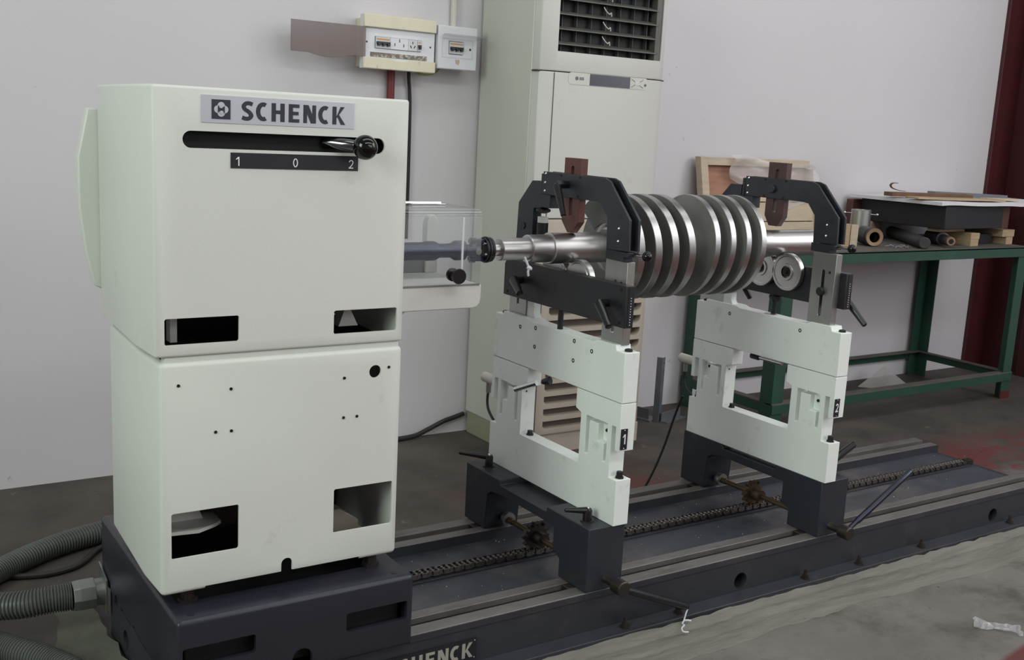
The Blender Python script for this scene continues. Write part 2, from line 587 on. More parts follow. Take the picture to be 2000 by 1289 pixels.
def glyph(ch, w, t):
    """list of polygons for a bold sans letter in a box w x 1"""
    h = t/2
    if ch == 'H':
        return [[(0, 0), (t, 0), (t, 1), (0, 1)], [(w-t, 0), (w, 0), (w, 1), (w-t, 1)], [(t, .42), (w-t, .42), (w-t, .42+t*.85), (t, .42+t*.85)]]
    if ch == 'E':
        u = t*.82
        return [[(0, 0), (t, 0), (t, 1), (0, 1)], [(t, 0), (w, 0), (w, u), (t, u)], [(t, 1-u), (w, 1-u), (w, 1), (t, 1)], [(t, .5-u/2), (w*.92, .5-u/2), (w*.92, .5+u/2), (t, .5+u/2)]]
    if ch == 'N':
        return [[(0, 0), (t*.9, 0), (t*.9, 1), (0, 1)], [(w-t*.9, 0), (w, 0), (w, 1), (w-t*.9, 1)], [(w-t*1.2, 0), (w-t*.05, 0), (t*1.2, 1), (t*.05, 1)]]
    if ch == 'K':
        return [[(0, 0), (t, 0), (t, 1), (0, 1)], [(t, .44), (w*.66, 1), (w, 1), (w*.52, .53), (t, .36)], [(t*1.05, .52), (w*.70, 0), (w+.05, 0), (w*.50, .60)]]
    if ch == 'C':
        return [stroke(arc(w*.56, .5, w*.56-h, .5-h*.9, 62, 298, 24), t*.98)]
    if ch == 'S':
        c = [(w-h*.5, .86), (w*.62, .915), (w*.36, .885), (h*1.05, .74), (w*.30, .585), (w*.62, .45), (w-h*1.0, .27), (w*.64, .115), (w*.36, .085), (h*.4, .145)]
        return [stroke([(p.x, p.y) for p in spline([(a, b, 0) for a, b in c], 40)], t*.92)]
    if ch == '1':
        return [[(w*.55, 0), (w*.55+t, 0), (w*.55+t, 1), (w*.55, 1)], [(w*.55, 1), (w*.55, .80), (w*.12, .66), (w*.12, .78)]]
    if ch == '0':
        o_ = arc(w/2, .5, w/2-h, .5-h, 0, 180, 14)
        p_ = arc(w/2, .5, w/2-h, .5-h, 180, 360, 14)
        return [stroke(o_, t), stroke(p_, t)]
    if ch == '2':
        c = arc(w/2, .70, w/2-h, .30-h, 170, -25, 12)+[(w*.66, .40), (w*.40, .23), (h*1.3, h)]
        return [stroke(c, t), [(0, 0), (w, 0), (w, t), (0, t)]]


def lettering(name, body, x0, x1, z0, z1, y, th, t, material, parent):
    """raised or printed characters on a face towards -y, fitted between x0..x1 and z0..z1"""
    ws = {'S': .65, 'C': .70, 'H': .71, 'E': .59, 'N': .71, 'K': .70, '1': .5, '0': .56, '2': .58}
    gap = {'SC': .12, 'CH': .135, 'HE': .22, 'EN': .22, 'NC': .125, 'CK': .11}
    H_ = z1-z0
    xs, x = [], 0
    for i, ch in enumerate(body):
        xs.append(x)
        x += ws[ch]
        if i < len(body)-1:
            x += gap.get(body[i:i+2], .15)
    k = (x1-x0)/x
    out = []
    for i, ch in enumerate(body):
        b = MB()
        for q_, poly in enumerate(glyph(ch, ws[ch], t)):
            b.prism([(x0+(xs[i]+u)*k, z0+v*H_) for u, v in poly], 'y', y-th-.00012*q_, y+.00005*q_)
        out.append(b.build(name, material, parent, smooth=0))
    return out


def carve(base, cutters, name, material, parent, bevel_pre=0, smooth=35):
    """base and cutters are MB solids: difference, evaluated to one clean mesh"""
    off = top_off(parent)
    bo = link('t', base.mesh('t', off), material, None, 0, bevel_pre, 3)
    tmp = []
    for c in cutters:
        k = link('t', c.mesh('t', off), material, None, 0)
        md = bo.modifiers.new('b', 'BOOLEAN')
        md.operation = 'DIFFERENCE'
        md.solver = 'EXACT'
        md.object = k
        tmp.append(k)
    dg = bpy.context.evaluated_depsgraph_get()
    dg.update()
    me = bpy.data.meshes.new_from_object(bo.evaluated_get(dg))
    for k in tmp+[bo]:
        bpy.data.objects.remove(k)
    me.name = name
    me.materials.clear()
    return link(name, me, material, parent, smooth)


def thing(name, loc, label, cat, group=None):
    o = bpy.data.objects.new(name, None)
    o.empty_display_size = 0.05
    COL.objects.link(o)
    o.location = loc
    o['label'], o['category'] = label, cat
    if group:
        o['group'] = group
    return o


def tag(o, label, cat, group=None):
    o['label'], o['category'] = label, cat
    if group:
        o['group'] = group
    return o


def struct(o):
    o['kind'] = 'structure'
    return o


def copy_part(o, parent, delta=(0, 0, 0), name=None):
    c = o.copy()
    COL.objects.link(c)
    c.parent = parent
    c.location = Vector(o.location)+Vector(delta)
    if name:
        c.name = name
    return c


def screw(parent, p, d, r=0.006, h=0.004, material=None, name='screw'):
    b = MB()
    p, d = Vector(p), Vector(d).normalized()
    b.lathe([(-0.002, r), (h*0.7, r), (h, r*0.75), (h, r*0.45), (h*0.4, r*0.42)], p, d, 12)
    return b.build(name, material or BLACK, parent)


# ------------------------------------------------------------------ setting
WY = 4.11
struct(MB().add([(-4, -5, 0), (8, -5, 0), (8, WY+.3, 0), (-4, WY+.3, 0)], [(0, 1, 2, 3)]).build('floor', FLOORM, smooth=0))
floor = bpy.data.objects['floor']
struct(MB().box(-4, 6.6, WY, WY+.2, 0, 5.6).build('wall_back', WALLM, smooth=0))
struct(MB().box(-4.2, -4, -5, WY+.2, 0, 5.6).build('wall_left', WALLM, smooth=0))
struct(MB().box(-4.2, 8.2, -5.2, -5, 0, 5.6).build('wall_front', WALLM, smooth=0))
struct(MB().box(-4.2, 8.2, -5.2, WY+.2, 5.6, 5.7).build('ceiling', CEILM, smooth=0))
# the red steel end of the hall: recessed panel between column flanges
wr = MB().box(6.50, 6.60, -5, 3.40, 0, 5.6).build('wall_right', WALLM, smooth=0)
struct(MB().box(6.50, 6.60, 3.40, WY, 0, 5.6).build('trim_3', REDP, smooth=0))
struct(wr)
t1 = MB().prism([(6.275, WY-.025), (6.365, WY-.025), (6.375, WY-.012), (6.50, WY-.012), (6.50, WY), (6.275, WY)], 'z', 0, 5.6).build('trim_1', REDP, smooth=0, bevel=0.003)
struct(t1)
t2 = MB().box(6.40, 6.50, 3.56, 3.80, 0, 5.6).build('trim_2', REDP, smooth=0, bevel=0.003)
struct(t2)
rv = MB()
for k in range(40):
    rv.ball((6.37, WY-.014, 0.2+0.12*k), 0.006, 6, 4)
rv.build('rivet_row', REDP, t1)['kind'] = 'stuff'

# cement grout squeezed along the bed
g = MB()
NX = 90
rows = [0.0, 0.12, 0.25, 0.38, 0.42, 0.48, 0.62, 0.72, 0.76, 0.82, 0.92, 1.0]
vs, fs = [], []
for i in range(NX+1):
    x = 1.0+3.25*i/NX
    ya = 1.955+0.018*math.sin(x*3.1)+0.006*math.sin(x*17)+0.004*random.uniform(-1, 1)
    yb = 2.124+0.007*math.sin(x*5+1)+0.003*math.sin(x*14)+0.002*random.uniform(-1, 1)
    for j, t in enumerate(rows):
        h = [0.0005, 0.003, 0.005, 0.005, 0.0015, 0.006, 0.008, 0.008, 0.004, 0.010, 0.013, 0.018][j]*random.uniform(0.75, 1.2)
        if j == 0:
            h = 0.0005
        vs.append((x, ya+(yb-ya)*t+random.uniform(-.003, .003), h))
for i in range(NX):
    for j in range(len(rows)-1):
        a = i*len(rows)+j
        fs.append((a, a+1, a+1+len(rows), a+len(rows)))
g.add(vs, fs).build('grout_strip', GROUT, floor, smooth=60)
g = MB()
vs, fs = [], []
for i in range(31):
    y = 2.0+1.0*i/30
    for j in range(4):
        vs.append((0.47+0.045*j+0.008*random.uniform(-1, 1)+(0.0 if j else 0.04*math.sin(y*9)), y, [0.0005, .006, .012, .018][j]*random.uniform(.8, 1.2)))
for i in range(30):
    for j in range(3):
        a = i*4+j
        fs.append((a, a+4, a+5, a+1))
g.add(vs, fs).build('grout_patch', mat('greenish_cement', (100, 100, 90), .85, var=.2, scale=12, bump=.3), floor, smooth=60)  # patch in a darker, greener cement tone than the strip

# ------------------------------------------------------------------ machine bed
bed = thing('machine_bed', (2.6, 2.487, 0), 'long dark grey cast machine bed with slotted rails and a centre chain, under both pedestals', 'machine bed')
B0, B1, CH0 = 0.616, 4.02, 1.15
holes = [MB().cyl((x, 2.05, 0.062), (x, 2.30, 0.062), 0.026, n=24) for x in (2.335, 3.645)]
holes += [MB().cyl((.5, y, z), (.68, y, z), r_, n=20) for y, z, r_ in ((2.640, .054, .026), (2.40, .054, .026))]
body = MB().prism([(2.172, 0.0), (2.802, 0.0), (2.802, .128), (2.759, .128), (2.759, .106), (2.724, .106), (2.724, .128), (2.687, .128), (2.687, .112), (2.287, .112), (2.287, .128), (2.25, .128), (2.25, .106), (2.215, .106), (2.215, .128), (2.172, .128)], 'x', B0, B1)
carve(body, holes, 'bed_body', BEDP, bed)
for y0, y1, nm in ((2.170, 2.215, 'rail'), (2.250, 2.287, 'rail'), (2.687, 2.724, 'rail'), (2.759, 2.804, 'rail')):
    r_ = MB().box(1.184, B1 if y0 < 2.6 else 4.015, y0, y1, .128, .146).build('rail', RAIL, bed, bevel=0.0015)
MB().box(1.184, B1, 2.1680, 2.1705, .126, .1445).build('rail_side_strip', BEDP, bed, bevel=0.001)
MB().box(1.184, B1, 2.6835, 2.6875, .112, .1445).build('rail_side_strip', BEDP, bed)
for y0, y1 in ((2.2155, 2.2495), (2.7245, 2.7585)):
    MB().box(B0, B1, y0, y1, .1062, .1075).build('slot_floor', SLOTM, bed)
MB().box(B0, B1-.03, 2.287, 2.687, .1122, .1140).build('centre_panel', PANEL, bed)
MB().box(CH0, B1-.05, 2.488, 2.540, .114, .120).build('chain_bar', BEDP, bed, bevel=0.001)
for x in (1.72, 2.03, 2.47, 2.86, 3.3):
    for y in (2.170, 2.250):
        pass
# front foot flange with anchor bolts
MB().prism([(2.120, 0), (2.172, 0), (2.172, .030), (2.120, .026)], 'x', B0, B1).build('foot_flange', BEDP, bed, bevel=0.002)
for x in (1.86, 2.06, 2.60, 2.86, 3.19, 3.72):
    b = MB()
    b.lathe([(0, .016), (.003, .016), (.003, .011), (.012, .011), (.012, .006), (.030, .006)], (x, 2.146, .027), (0, 0, 1), 6)
    b.build('anchor_bolt', DKSTEEL, bed, smooth=0)
# cast nameplate on the bed face
npl = MB().box(1.104, 1.380, 2.1655, 2.172, .040, .098).build('nameplate', SCALEBLK, bed)
lettering('letter', 'SCHENCK', 1.121, 1.3665, .0490, .0895, 2.1656, .0012, .215, PLATELET, npl)
for z in (.0455, .0925):
    MB().ball((1.3735, 2.1655, z), .0022, 8, 6).build('rivet', CHROME, npl)
# roller chain: every link its own part
chain = MB().box(CH0, B1-.03, 2.5125, 2.5155, .1215, .1245).build('chain', DKSTEEL, bed)


def fig8(l, r, n=6):
    pts = []
    for k in range(n+1):
        a = -PI/2+PI*k/n
        pts.append((l/2+r*math.cos(a), r*math.sin(a)))
    for k in range(n+1):
        a = PI/2+PI*k/n
        pts.append((-l/2+r*math.cos(a), r*math.sin(a)))
    return pts


LP = 0.0178


def chain_mesh(wide):
    b = MB()
    w = 0.0165 if wide else 0.0125
    for s in (-1, 1):
        b.prism(fig8(LP*0.86, .0072, 4), 'y', s*w-.0015, s*w+.0015)
    for s in (-1, 1):
        b.ball((-LP/2, s*.0072, .001), .0084, 8, 5)
    b.cyl((-LP/2, -.0195, 0), (-LP/2, .0195, 0), .0045, n=6)
    me = b.mesh('chain_link')
    me.materials.append(CHAINM)
    me.shade_smooth()
    me.set_sharp_from_angle(angle=math.radians(35))
    return me


cm = [chain_mesh(True), chain_mesh(False)]
nl = int((B1-.06-CH0)/LP)
for i in range(nl):
    o = bpy.data.objects.new('chain_link', cm[i % 2])
    COL.objects.link(o)
    o.parent = chain
    o.location = Vector((CH0+.012+i*LP, 2.516, .1310+random.uniform(-.0004, .0004)))-bed.location
MB().box(B1-.06, B1-.02, 2.500, 2.528, .114, .136).build('chain_anchor', DKSTEEL, bed, bevel=0.001)
# swarf specks lying on the panel
sp = MB()
for k in range(120):
    x, y = random.uniform(1.2, 3.95), random.choice((random.uniform(2.295, 2.485), random.uniform(2.55, 2.68)))
    s_ = random.uniform(.0006, .0018)
    sp.box(x, x+s_*1.6, y, y+s_, .114, .114+s_)
sp.build('swarf', NYLON, bed, smooth=0)['kind'] = 'stuff'

# ------------------------------------------------------------------ headstock
hs = thing('drive_headstock', (0.88, 2.5, 0), 'cream painted machine headstock on a dark blue-grey plinth, with lever slot and clear guard', 'machine headstock')
PX0, PX1, PY0, PY1 = 0.607, 1.182, 2.150, 2.86
cut = [MB().box(PX0+.012, PX1-.012, PY0+.012, PY1-.012, .10, .306)]
for x0, x1, z0, z1 in ((.619, .783, .209, .253), (1.004, 1.164, .206, .253)):
    cut.append(MB().prism(rrect(x0, x1, z0, z1, .006), 'y', 2.1, 2.2))
cut.append(MB().prism([(.870, -.1), (.919, -.1)]+[(.8945+.0245*math.cos(PI*k/10), .167+.0245*math.sin(PI*k/10)) for k in range(11)], 'y', 2.1, 2.2))
cut.append(MB().prism(rrect(2.762, 2.786, .12, .165, .010), 'x', .5, .7))
cut.append(MB().prism(rrect(2.690, 2.712, .12, .155, .010), 'x', .5, .7))
cut.append(MB().prism(rrect(2.505, 2.528, .12, .150, .010), 'x', .5, .7))
cut.append(MB().box(.635, 1.125, 2.245, 2.66, .2, .4))
carve(MB().box(PX0, PX1, PY0, PY1, .1335, .318), cut, 'plinth', PLINTH, hs, 0.012)
for x, y in ((.645, 2.178), (1.141, 2.180)):
    MB().lathe([(0, .008), (.0012, .008), (.0012, .005)], (x, y, .3178), (0, 0, 1), 14).build('plug', BLACK, hs)
MB().box(.63, 1.16, 2.185, 2.64, .147, .262).build('plinth_dark_box', BORE, hs, bevel=.006)  # near-black box added to make the plinth inside look dark, no real part
# lower housing
LO = [(.594, 2.22), (.589, 2.345), (.601, 2.69), (1.165, 2.69), (1.165, 2.22)]


def inset(poly, d):
    cx = sum(p[0] for p in poly)/len(poly)
    cy = sum(p[1] for p in poly)/len(poly)
    return [(x+(d if x < cx else -d), y+(d if y < 2.24 else (-d if y > 2.6 else 0))) for x, y in poly]


cut = [MB().prism(inset(LO, .006), 'z', .30, .866)]
for q in ([(.617, .537), (.767, .538), (.767, .434), (.618, .433)], [(.996, .539), (1.149, .539), (1.147, .430), (.997, .431)]):
    x0, x1, z0, z1 = min(p[0] for p in q), max(p[0] for p in q), min(p[1] for p in q), max(p[1] for p in q)
    cut.append(MB().prism(rrect(x0, x1, z0, z1, .005), 'y', 2.1, 2.3))
cut.append(MB().prism(circ(1.095, .816, .0155, 24), 'y', 2.1, 2.3))
cut.append(MB().prism([(.868, .33), (.895, .33)]+[(.8815+.0135*math.cos(PI*k/10), .376+.0135*math.sin(PI*k/10)) for k in range(11)], 'y', 2.1, 2.3))
cut.append(MB().prism([(.691, .34), (.868, .34), (.868, .358), (.691, .358)], 'y', 2.1, 2.3))
cut.append(MB().prism([(.895, .34), (1.067, .34), (1.067, .358), (.895, .358)], 'y', 2.1, 2.3))
carve(MB().prism(LO, 'z', .350, .873), cut, 'lower_housing', CREAM, hs, 0.011)
lh = [c for c in hs.children if c.name.startswith('lower_housing')][0]
for x, z in ((.634, .823), (.748, .806), (.714, .712), (.749, .711), (1.016, .807), (1.130, .824), (1.016, .712), (1.050, .712)):
    MB().lathe([(0, .0036), (.0008, .0036), (.0008, .0022), (-.002, .0018)], (x, 2.2195, z), (0, -1, 0), 12).build('tapped_hole', BORE, lh)
for x, y in ((.66, 2.25), (1.11, 2.25), (.66, 2.62), (1.11, 2.62)):
    MB().lathe([(0, .022), (.008, .022), (.008, .015), (.034, .015)], (x, y, .3178), (0, 0, 1), 6).build('levelling_foot', DKSTEEL, hs, smooth=0)
# inner workings seen through the openings
MB().prism([(.60, 2.275), (.69, 2.262), (.735, 2.285), (.752, 2.30), (.752, 2.36), (.60, 2.40)], 'z', .468, .476).build('inner_bracket', TRAYW, hs)
MB().prism([(.61, .476), (.72, .476), (.70, .52), (.61, .52)], 'y', 2.33, 2.345).build('inner_bracket', TRAYW, hs)
MB().prism([(1.0, .36), (1.02, .455), (1.05, .455), (1.10, .42), (1.10, .36)], 'y', 2.30, 2.34).build('inner_bracket', mat('dusty_bracket', (140, 132, 120), .7), hs, bevel=.003)
MB().box(.64, .655, 2.30, 2.33, .90, 1.0).build('inner_bracket', TRAYW, hs)
MB().box(.60, 1.15, 2.55, 2.60, .36, .86).build('inner_frame', DKSTEEL, hs)
MB().box(.66, 1.10, 2.42, 2.55, .93, 1.02).build('gear_casing', DKSTEEL, hs, bevel=.01)
MB().prism([(1.03, .915), (1.08, .915), (1.06, .955), (1.045, .955)], 'y', 2.29, 2.33).build('inner_bracket', TRAYW, hs)
# joint line between the housings
MB().prism(inset(LO, .016), 'z', .872, .886).build('joint_gap_shade', BORE, hs)  # near-black slab paints in the shade of the gap between the housings
MB().box(.606, 1.158, 2.2265, 2.25, .868, .8855).build('joint_band', CREAM, hs, bevel=.003)
# upper housing
UP = [(.585, 2.22), (.579, 2.36), (.596, 2.75), (1.163, 2.75), (1.163, 2.22)]
cut = [MB().prism(inset(UP, .006), 'z', .84, 1.439)]
cut.append(MB().prism(rrect(.646, 1.103, 1.322, 1.357, .0174, 8), 'y', 2.1, 2.3))
cut.append(MB().prism(rrect(.606, .766, .911, .968, .005), 'y', 2.1, 2.3))
cut.append(MB().prism(rrect(.987, 1.147, .912, .967, .005), 'y', 2.1, 2.3))
carve(MB().prism(UP, 'z', .885, 1.446), cut, 'upper_housing', CREAM, hs, 0.006)
uh = [c for c in hs.children if c.name.startswith('upper_housing')][0]
MB().box(.63, 1.12, 2.246, 2.256, 1.30, 1.38).build('slot_shutter', BORE, uh)
MB().prism([(.595, 1.391), (.574, 1.391), (.549, 1.272), (.550, 1.152), (.563, 1.041), (.582, .959), (.598, .951), (.70, .951), (.70, 1.391)], 'y', 2.752, 2.785).build('rear_cover', CREAM, hs, bevel=.004)
# foil nameplate with emblem
fp = MB().box(.684, 1.025, 2.2185, 2.2205, 1.375, 1.431).build('nameplate', ALU, uh)
lettering('letter', 'SCHENCK', .7680, 1.0015, 1.3830, 1.4215, 2.2186, .0005, .235, INK, fp)
em = MB().box(.7055, .7450, 2.2178, 2.2186, 1.3830, 1.4225).build('emblem', INK, fp)
cx, cz = .72525, 1.40275
for k, (dx, dz) in enumerate(((0, .0072), (0, -.0072), (.0072, 0), (-.0072, 0))):
    MB().prism(circ(cx+dx, cz+dz, .0078, 24), 'y', 2.2172-(k > 1)*.0001, 2.2179).build('emblem_lobe', ALU, em)
MB().prism([(cx-.0072, cz+.0072), (cx-.0005, cz+.0072), (cx-.0005, cz+.003), (cx+.001, cz+.001), (cx+.0, cz-.0015), (cx-.0072, cz-.0072)], 'y', 2.2166, 2.2170).build('emblem_bar', INK, em)
MB().prism([(cx+.0072, cz-.0072), (cx+.0005, cz-.0072), (cx+.0005, cz-.003), (cx-.001, cz-.001), (cx+.0, cz+.0015), (cx+.0072, cz+.0072)], 'y', 2.2166, 2.2170).build('emblem_bar', INK, em)
MB().prism(circ(cx-.001, cz+.0062, .0036, 16), 'y', 2.2163, 2.2166).build('emblem_lobe', ALU, em)
MB().prism(circ(cx+.001, cz-.0062, .0036, 16), 'y', 2.2163, 2.2166).build('emblem_lobe', ALU, em)
# gear scale 1 0 2
scp = MB().box(.746, 1.037, 2.2186, 2.2206, 1.2830, 1.3155).build('scale_plate', SCALEBLK, uh)
for ch, x in (('1', .7615), ('0', .889), ('2', 1.020)):
    lettering('digit', ch, x-.0055, x+.0055, 1.2880, 1.3070, 2.2187, .0005, .11, LETTER, scp)
# shift lever
lv = MB().lathe([(0, .012), (.003, .0135), (.06, .0125), (.075, .011), (.085, .010)], (.965, 2.246, 1.343), Vector((1.030, 2.185, 1.339))-Vector((.965, 2.246, 1.343)), 20).build('shift_lever', mat('dark_chrome', (120, 120, 124), .12, 1.0), hs)
MB().ball((1.0335, 2.176, 1.337), .0275, 28, 18).build('ball_knob', GLOSS, lv)
# bracket and guard around the joint shaft
MB().prism([(1.165, .868), (1.172, .868), (1.255, .935), (1.255, .94), (1.165, .94)], 'y', 2.36, 2.60).build('guard_bracket', TRAYW, hs, bevel=.002)
GX0, GX1, GY0, GY1 = 1.166, 1.452, 2.34, 2.60
tr_ = rrect(GX0-.03, GX1, .928, .992, .022, 5)
tr_ = [(max(GX0, x), z if not (z > .98 and x > 1.4) else .992) for x, z in tr_]
tray = MB().prism([(GX0, .930), (GX1-.024, .930), (GX1-.010, .934), (GX1-.002, .944), (GX1, .956), (GX1, .992), (GX0, .992)], 'y', GY0, GY1).build('guard_tray', TRAYW, hs, bevel=.003)
pr_ = [(GY0, .993), (GY0, 1.168), (GY0+.006, 1.180), (GY0+.018, 1.186), (GY1-.018, 1.186), (GY1-.004, 1.175), (GY1, 1.16), (GY1, .993)]


gdb = MB()
xa, xb_ = GX0, GX1-.006
gdb.add([(xa, y, z) for y, z in pr_]+[(xb_, y, z) for y, z in pr_], [(i, i+1, len(pr_)+i+1, len(pr_)+i) for i in range(len(pr_)-1)])
gd = gdb.build('clear_cover', CLEAR, hs, smooth=60)
MB().add([(xb_, y, z) for y, z in pr_], [tuple(range(len(pr_)))]).build('end_panel', CLEAR, gd, smooth=0)
for y0, y1 in ((GY0-.0005, GY0+.0025),):
    MB().box(1.388, 1.394, y0, y1, .993, 1.166).build('cover_seam', mat('seam_highlight_white', (226, 228, 232), .15), gd, bevel=.0008)  # near-white strip paints in the vertical highlight along the cover seam
MB().box(GX0, xb_, GY0-.001, GY0+.003, .990, .9945).build('cover_seam', FITTING, gd)
MB().box(1.30, 1.40, GY0+.11, GY0+.17, 1.1865, 1.191).build('hinge', CHROME, gd, bevel=.001)
MB().cyl((1.27, GY0+.14, 1.191), (1.40, GY0+.14, 1.191), .004, n=10).build('hinge_pin', CHROME, gd)
MB().prism([(1.408, .992), (1.445, .992), (1.445, 1.13), (1.437, 1.148), (1.425, 1.152), (1.414, 1.146), (1.408, 1.13)], 'y', 2.565, 2.59).build('guard_post', TRAYW, hs, bevel=.003)
MB().prism([(1.17, .992), (1.405, .992), (1.405, 1.03), (1.38, 1.055), (1.33, 1.06), (1.33, 1.135), (1.30, 1.15), (1.17, 1.15)], 'y', 2.57, 2.585).build('guard_back_plate', mat('guard_grey_paint', (128, 130, 130), .45), hs, bevel=.002)
kp = Vector((1.362, GY0, 1.021))
kn = MB().lathe([(0, .017), (.008, .017), (.010, .011), (.022, .010), (.024, .016), (.036, .020), (.040, .019)], kp, (0, -1, 0), 24).build('guard_knob', PLASTIC, gd)
# cardan shaft
AY, AZ = 2.477, 1.064
JB = mat('joint_shaft_blue_grey', (62, 66, 84), 0.35, 0.5, var=0.1)
cs = MB().lathe([(0, .024), (.19, .024), (.195, .026), (.22, .026), (.235, .019), (.27, .019), (.285, .027), (.31, .027)], (1.163, AY, AZ), (1, 0, 0), 28).build('cardan_shaft', JB, hs)
jb = MB()
for s in (-1, 1):
    jb.prism([(1.468, AZ-.012+0), (1.51, AZ-.012), (1.515, AZ), (1.51, AZ+.012), (1.468, AZ+.012)], 'y', AY+s*.024-.006, AY+s*.024+.006)
    jb.prism([(1.495, AY-.012), (1.535, AY-.012), (1.535, AY+.012), (1.495, AY+.012)], 'z', AZ+s*.024-.006, AZ+s*.024+.006)
jb.build('joint_fork', JB, cs, bevel=.002)
MB().cyl((1.503, AY-.034, AZ), (1.503, AY+.034, AZ), .009, n=16).cyl((1.503, AY, AZ-.034), (1.503, AY, AZ+.034), .009, n=16).build('joint_cross', FITTING, cs)
MB().lathe([(0, .033), (.008, .033), (.008, .036), (.014, .036), (.014, .032), (.017, .032), (.017, .034), (.024, .034)], (1.534, AY, AZ), (1, 0, 0), 32).build('drive_flange', BLACK, cs)
for k in range(6):
    a = 2*PI*k/6+.3
    MB().cyl((1.526, AY+.027*math.cos(a), AZ+.027*math.sin(a)), (1.563, AY+.027*math.cos(a), AZ+.027*math.sin(a)), .004, n=8).build('flange_bolt', CHROME, cs)

# ------------------------------------------------------------------ rotor
ro = thing('screw_rotor', (2.2, AY, AZ), 'shiny steel twin-screw rotor with two packs of helical flights, lying across both pedestals', 'rotor')
sh = MB()
sh.lathe([(0, .018), (.029, .018), (.029, .0295), (.031, .0310), (.122, .0310), (.122, .0375), (.125, .0395), (.195, .0395), (.195, .0425), (.197, .0445), (.40, .0445), (.40, .052), (.415, .074), (.905, .074),
          (.918, .052), (.918, .0470), (1.06, .0470), (1.062, .0430), (1.32, .0430)], (1.5575, AY, AZ), (1, 0, 0), 48)
sh.build('shaft', STEEL, ro, smooth=25)


def flights(name, x0, x1, pitch, width, xfront, hand, Rr):
    """helical flight, cut square at both ends; xfront = start of one land at the side towards -y"""
    b = MB()
    rin = .070
    NST = 96
    turns = (x1-x0)/pitch+2
    n = int(turns*NST)
    prev = None
    strips = []
    cur = []
    for i in range(n+1):
        ph = i/NST                      # turns
        xs = x0-pitch+ph*pitch
        # angle such that land passes xfront at -y
        th = hand*2*PI*((xs-xfront)/pitch)
        a0, a1 = max(xs, x0), min(xs+width, x1)
        if a1-a0 < 0.0006:
            if cur:
                strips.append(cur)
                cur = []
            continue
        cur.append((a0, a1, th))
    if cur:
        strips.append(cur)
    vs, fl, fk = [], [], []
    for st in strips:
        base = len(vs)
        for a0, a1, th in st:
            y, z = -math.cos(th), math.sin(th)
            c = min(.0012, (a1-a0)*.3)
            for xx, r in ((a0, rin), (a0, Rr-c), (a0+c, Rr), (a1-c, Rr), (a1, Rr-c), (a1, rin)):
                vs.append((xx, AY+y*r, AZ+z*r))
        for i in range(len(st)-1):
            p, q = base+i*6, base+(i+1)*6
            for k in range(5):
                (fk if k in (0, 4) else fl).append((p+k, p+k+1, q+k+1, q+k))
        fk.append(tuple(base+k for k in range(6)))
        fk.append(tuple(base+(len(st)-1)*6+k for k in range(5, -1, -1)))
    b.add(vs, fl+fk)
    me = b.mesh(name, top_off(ro))
    me.materials.append(FLIGHT)
    me.materials.append(FLANK)
    for p in me.polygons:
        r_ = [math.hypot(me.vertices[i].co.y, me.vertices[i].co.z) for i in p.vertices]
        p.material_index = 0 if min(r_) > Rr-.004 else 1
    return link(name, me, None, ro, 30)


flights('flight_pack', 1.957, 2.181, .0645, .0265, 2.021, -1, .157)
flights('flight_pack', 2.248, 2.472, .0645, .0215, 2.252, 1, .157)
# string tied round the coupling end
st = MB().tube(spline([(1.652, AY-.034, AZ-.018), (1.657, AY-.040, AZ-.034), (1.661, AY-.044, AZ-.047), (1.658, AY-.046, AZ-.058), (1.660, AY-.046, AZ-.070)], 20), .0035, 6)
st.tube(spline([(1.655, AY-.044, AZ-.046), (1.667, AY-.048, AZ-.050), (1.663, AY-.042, AZ-.044)], 10), .004, 6)
st.build('tied_string', STRING, ro)

# ------------------------------------------------------------------ bearing pedestals


def lever(parent, name, hub0, hub1, rh, a, b_, r0, r1, material=PLASTIC, shine=None):
    """clamp lever: hub cylinder from hub0 to hub1, tapering arm from a to b_"""
    hub0, hub1, a, b_ = map(Vector, (hub0, hub1, a, b_))
    m_ = MB()
    d = (hub1-hub0)
    L_ = d.length
    m_.lathe([(0, rh*.8), (L_*.1, rh), (L_*.85, rh), (L_, rh*.8)], hub0, d, 20)
    o = m_.build(name, material, parent)
    e = b_-a
    m2 = MB()
    m2.lathe([(0, r0*.7), (e.length*.04, r0), (e.length*.86, r1), (e.length*.97, r1), (e.length, r1*.6)], a, e, 14)
    m2.build('lever_arm', material, o)
    m3 = MB().ball(hub1, rh*.45, 10, 6)
    m3.build('lever_screw', CHROME, o)
    return o


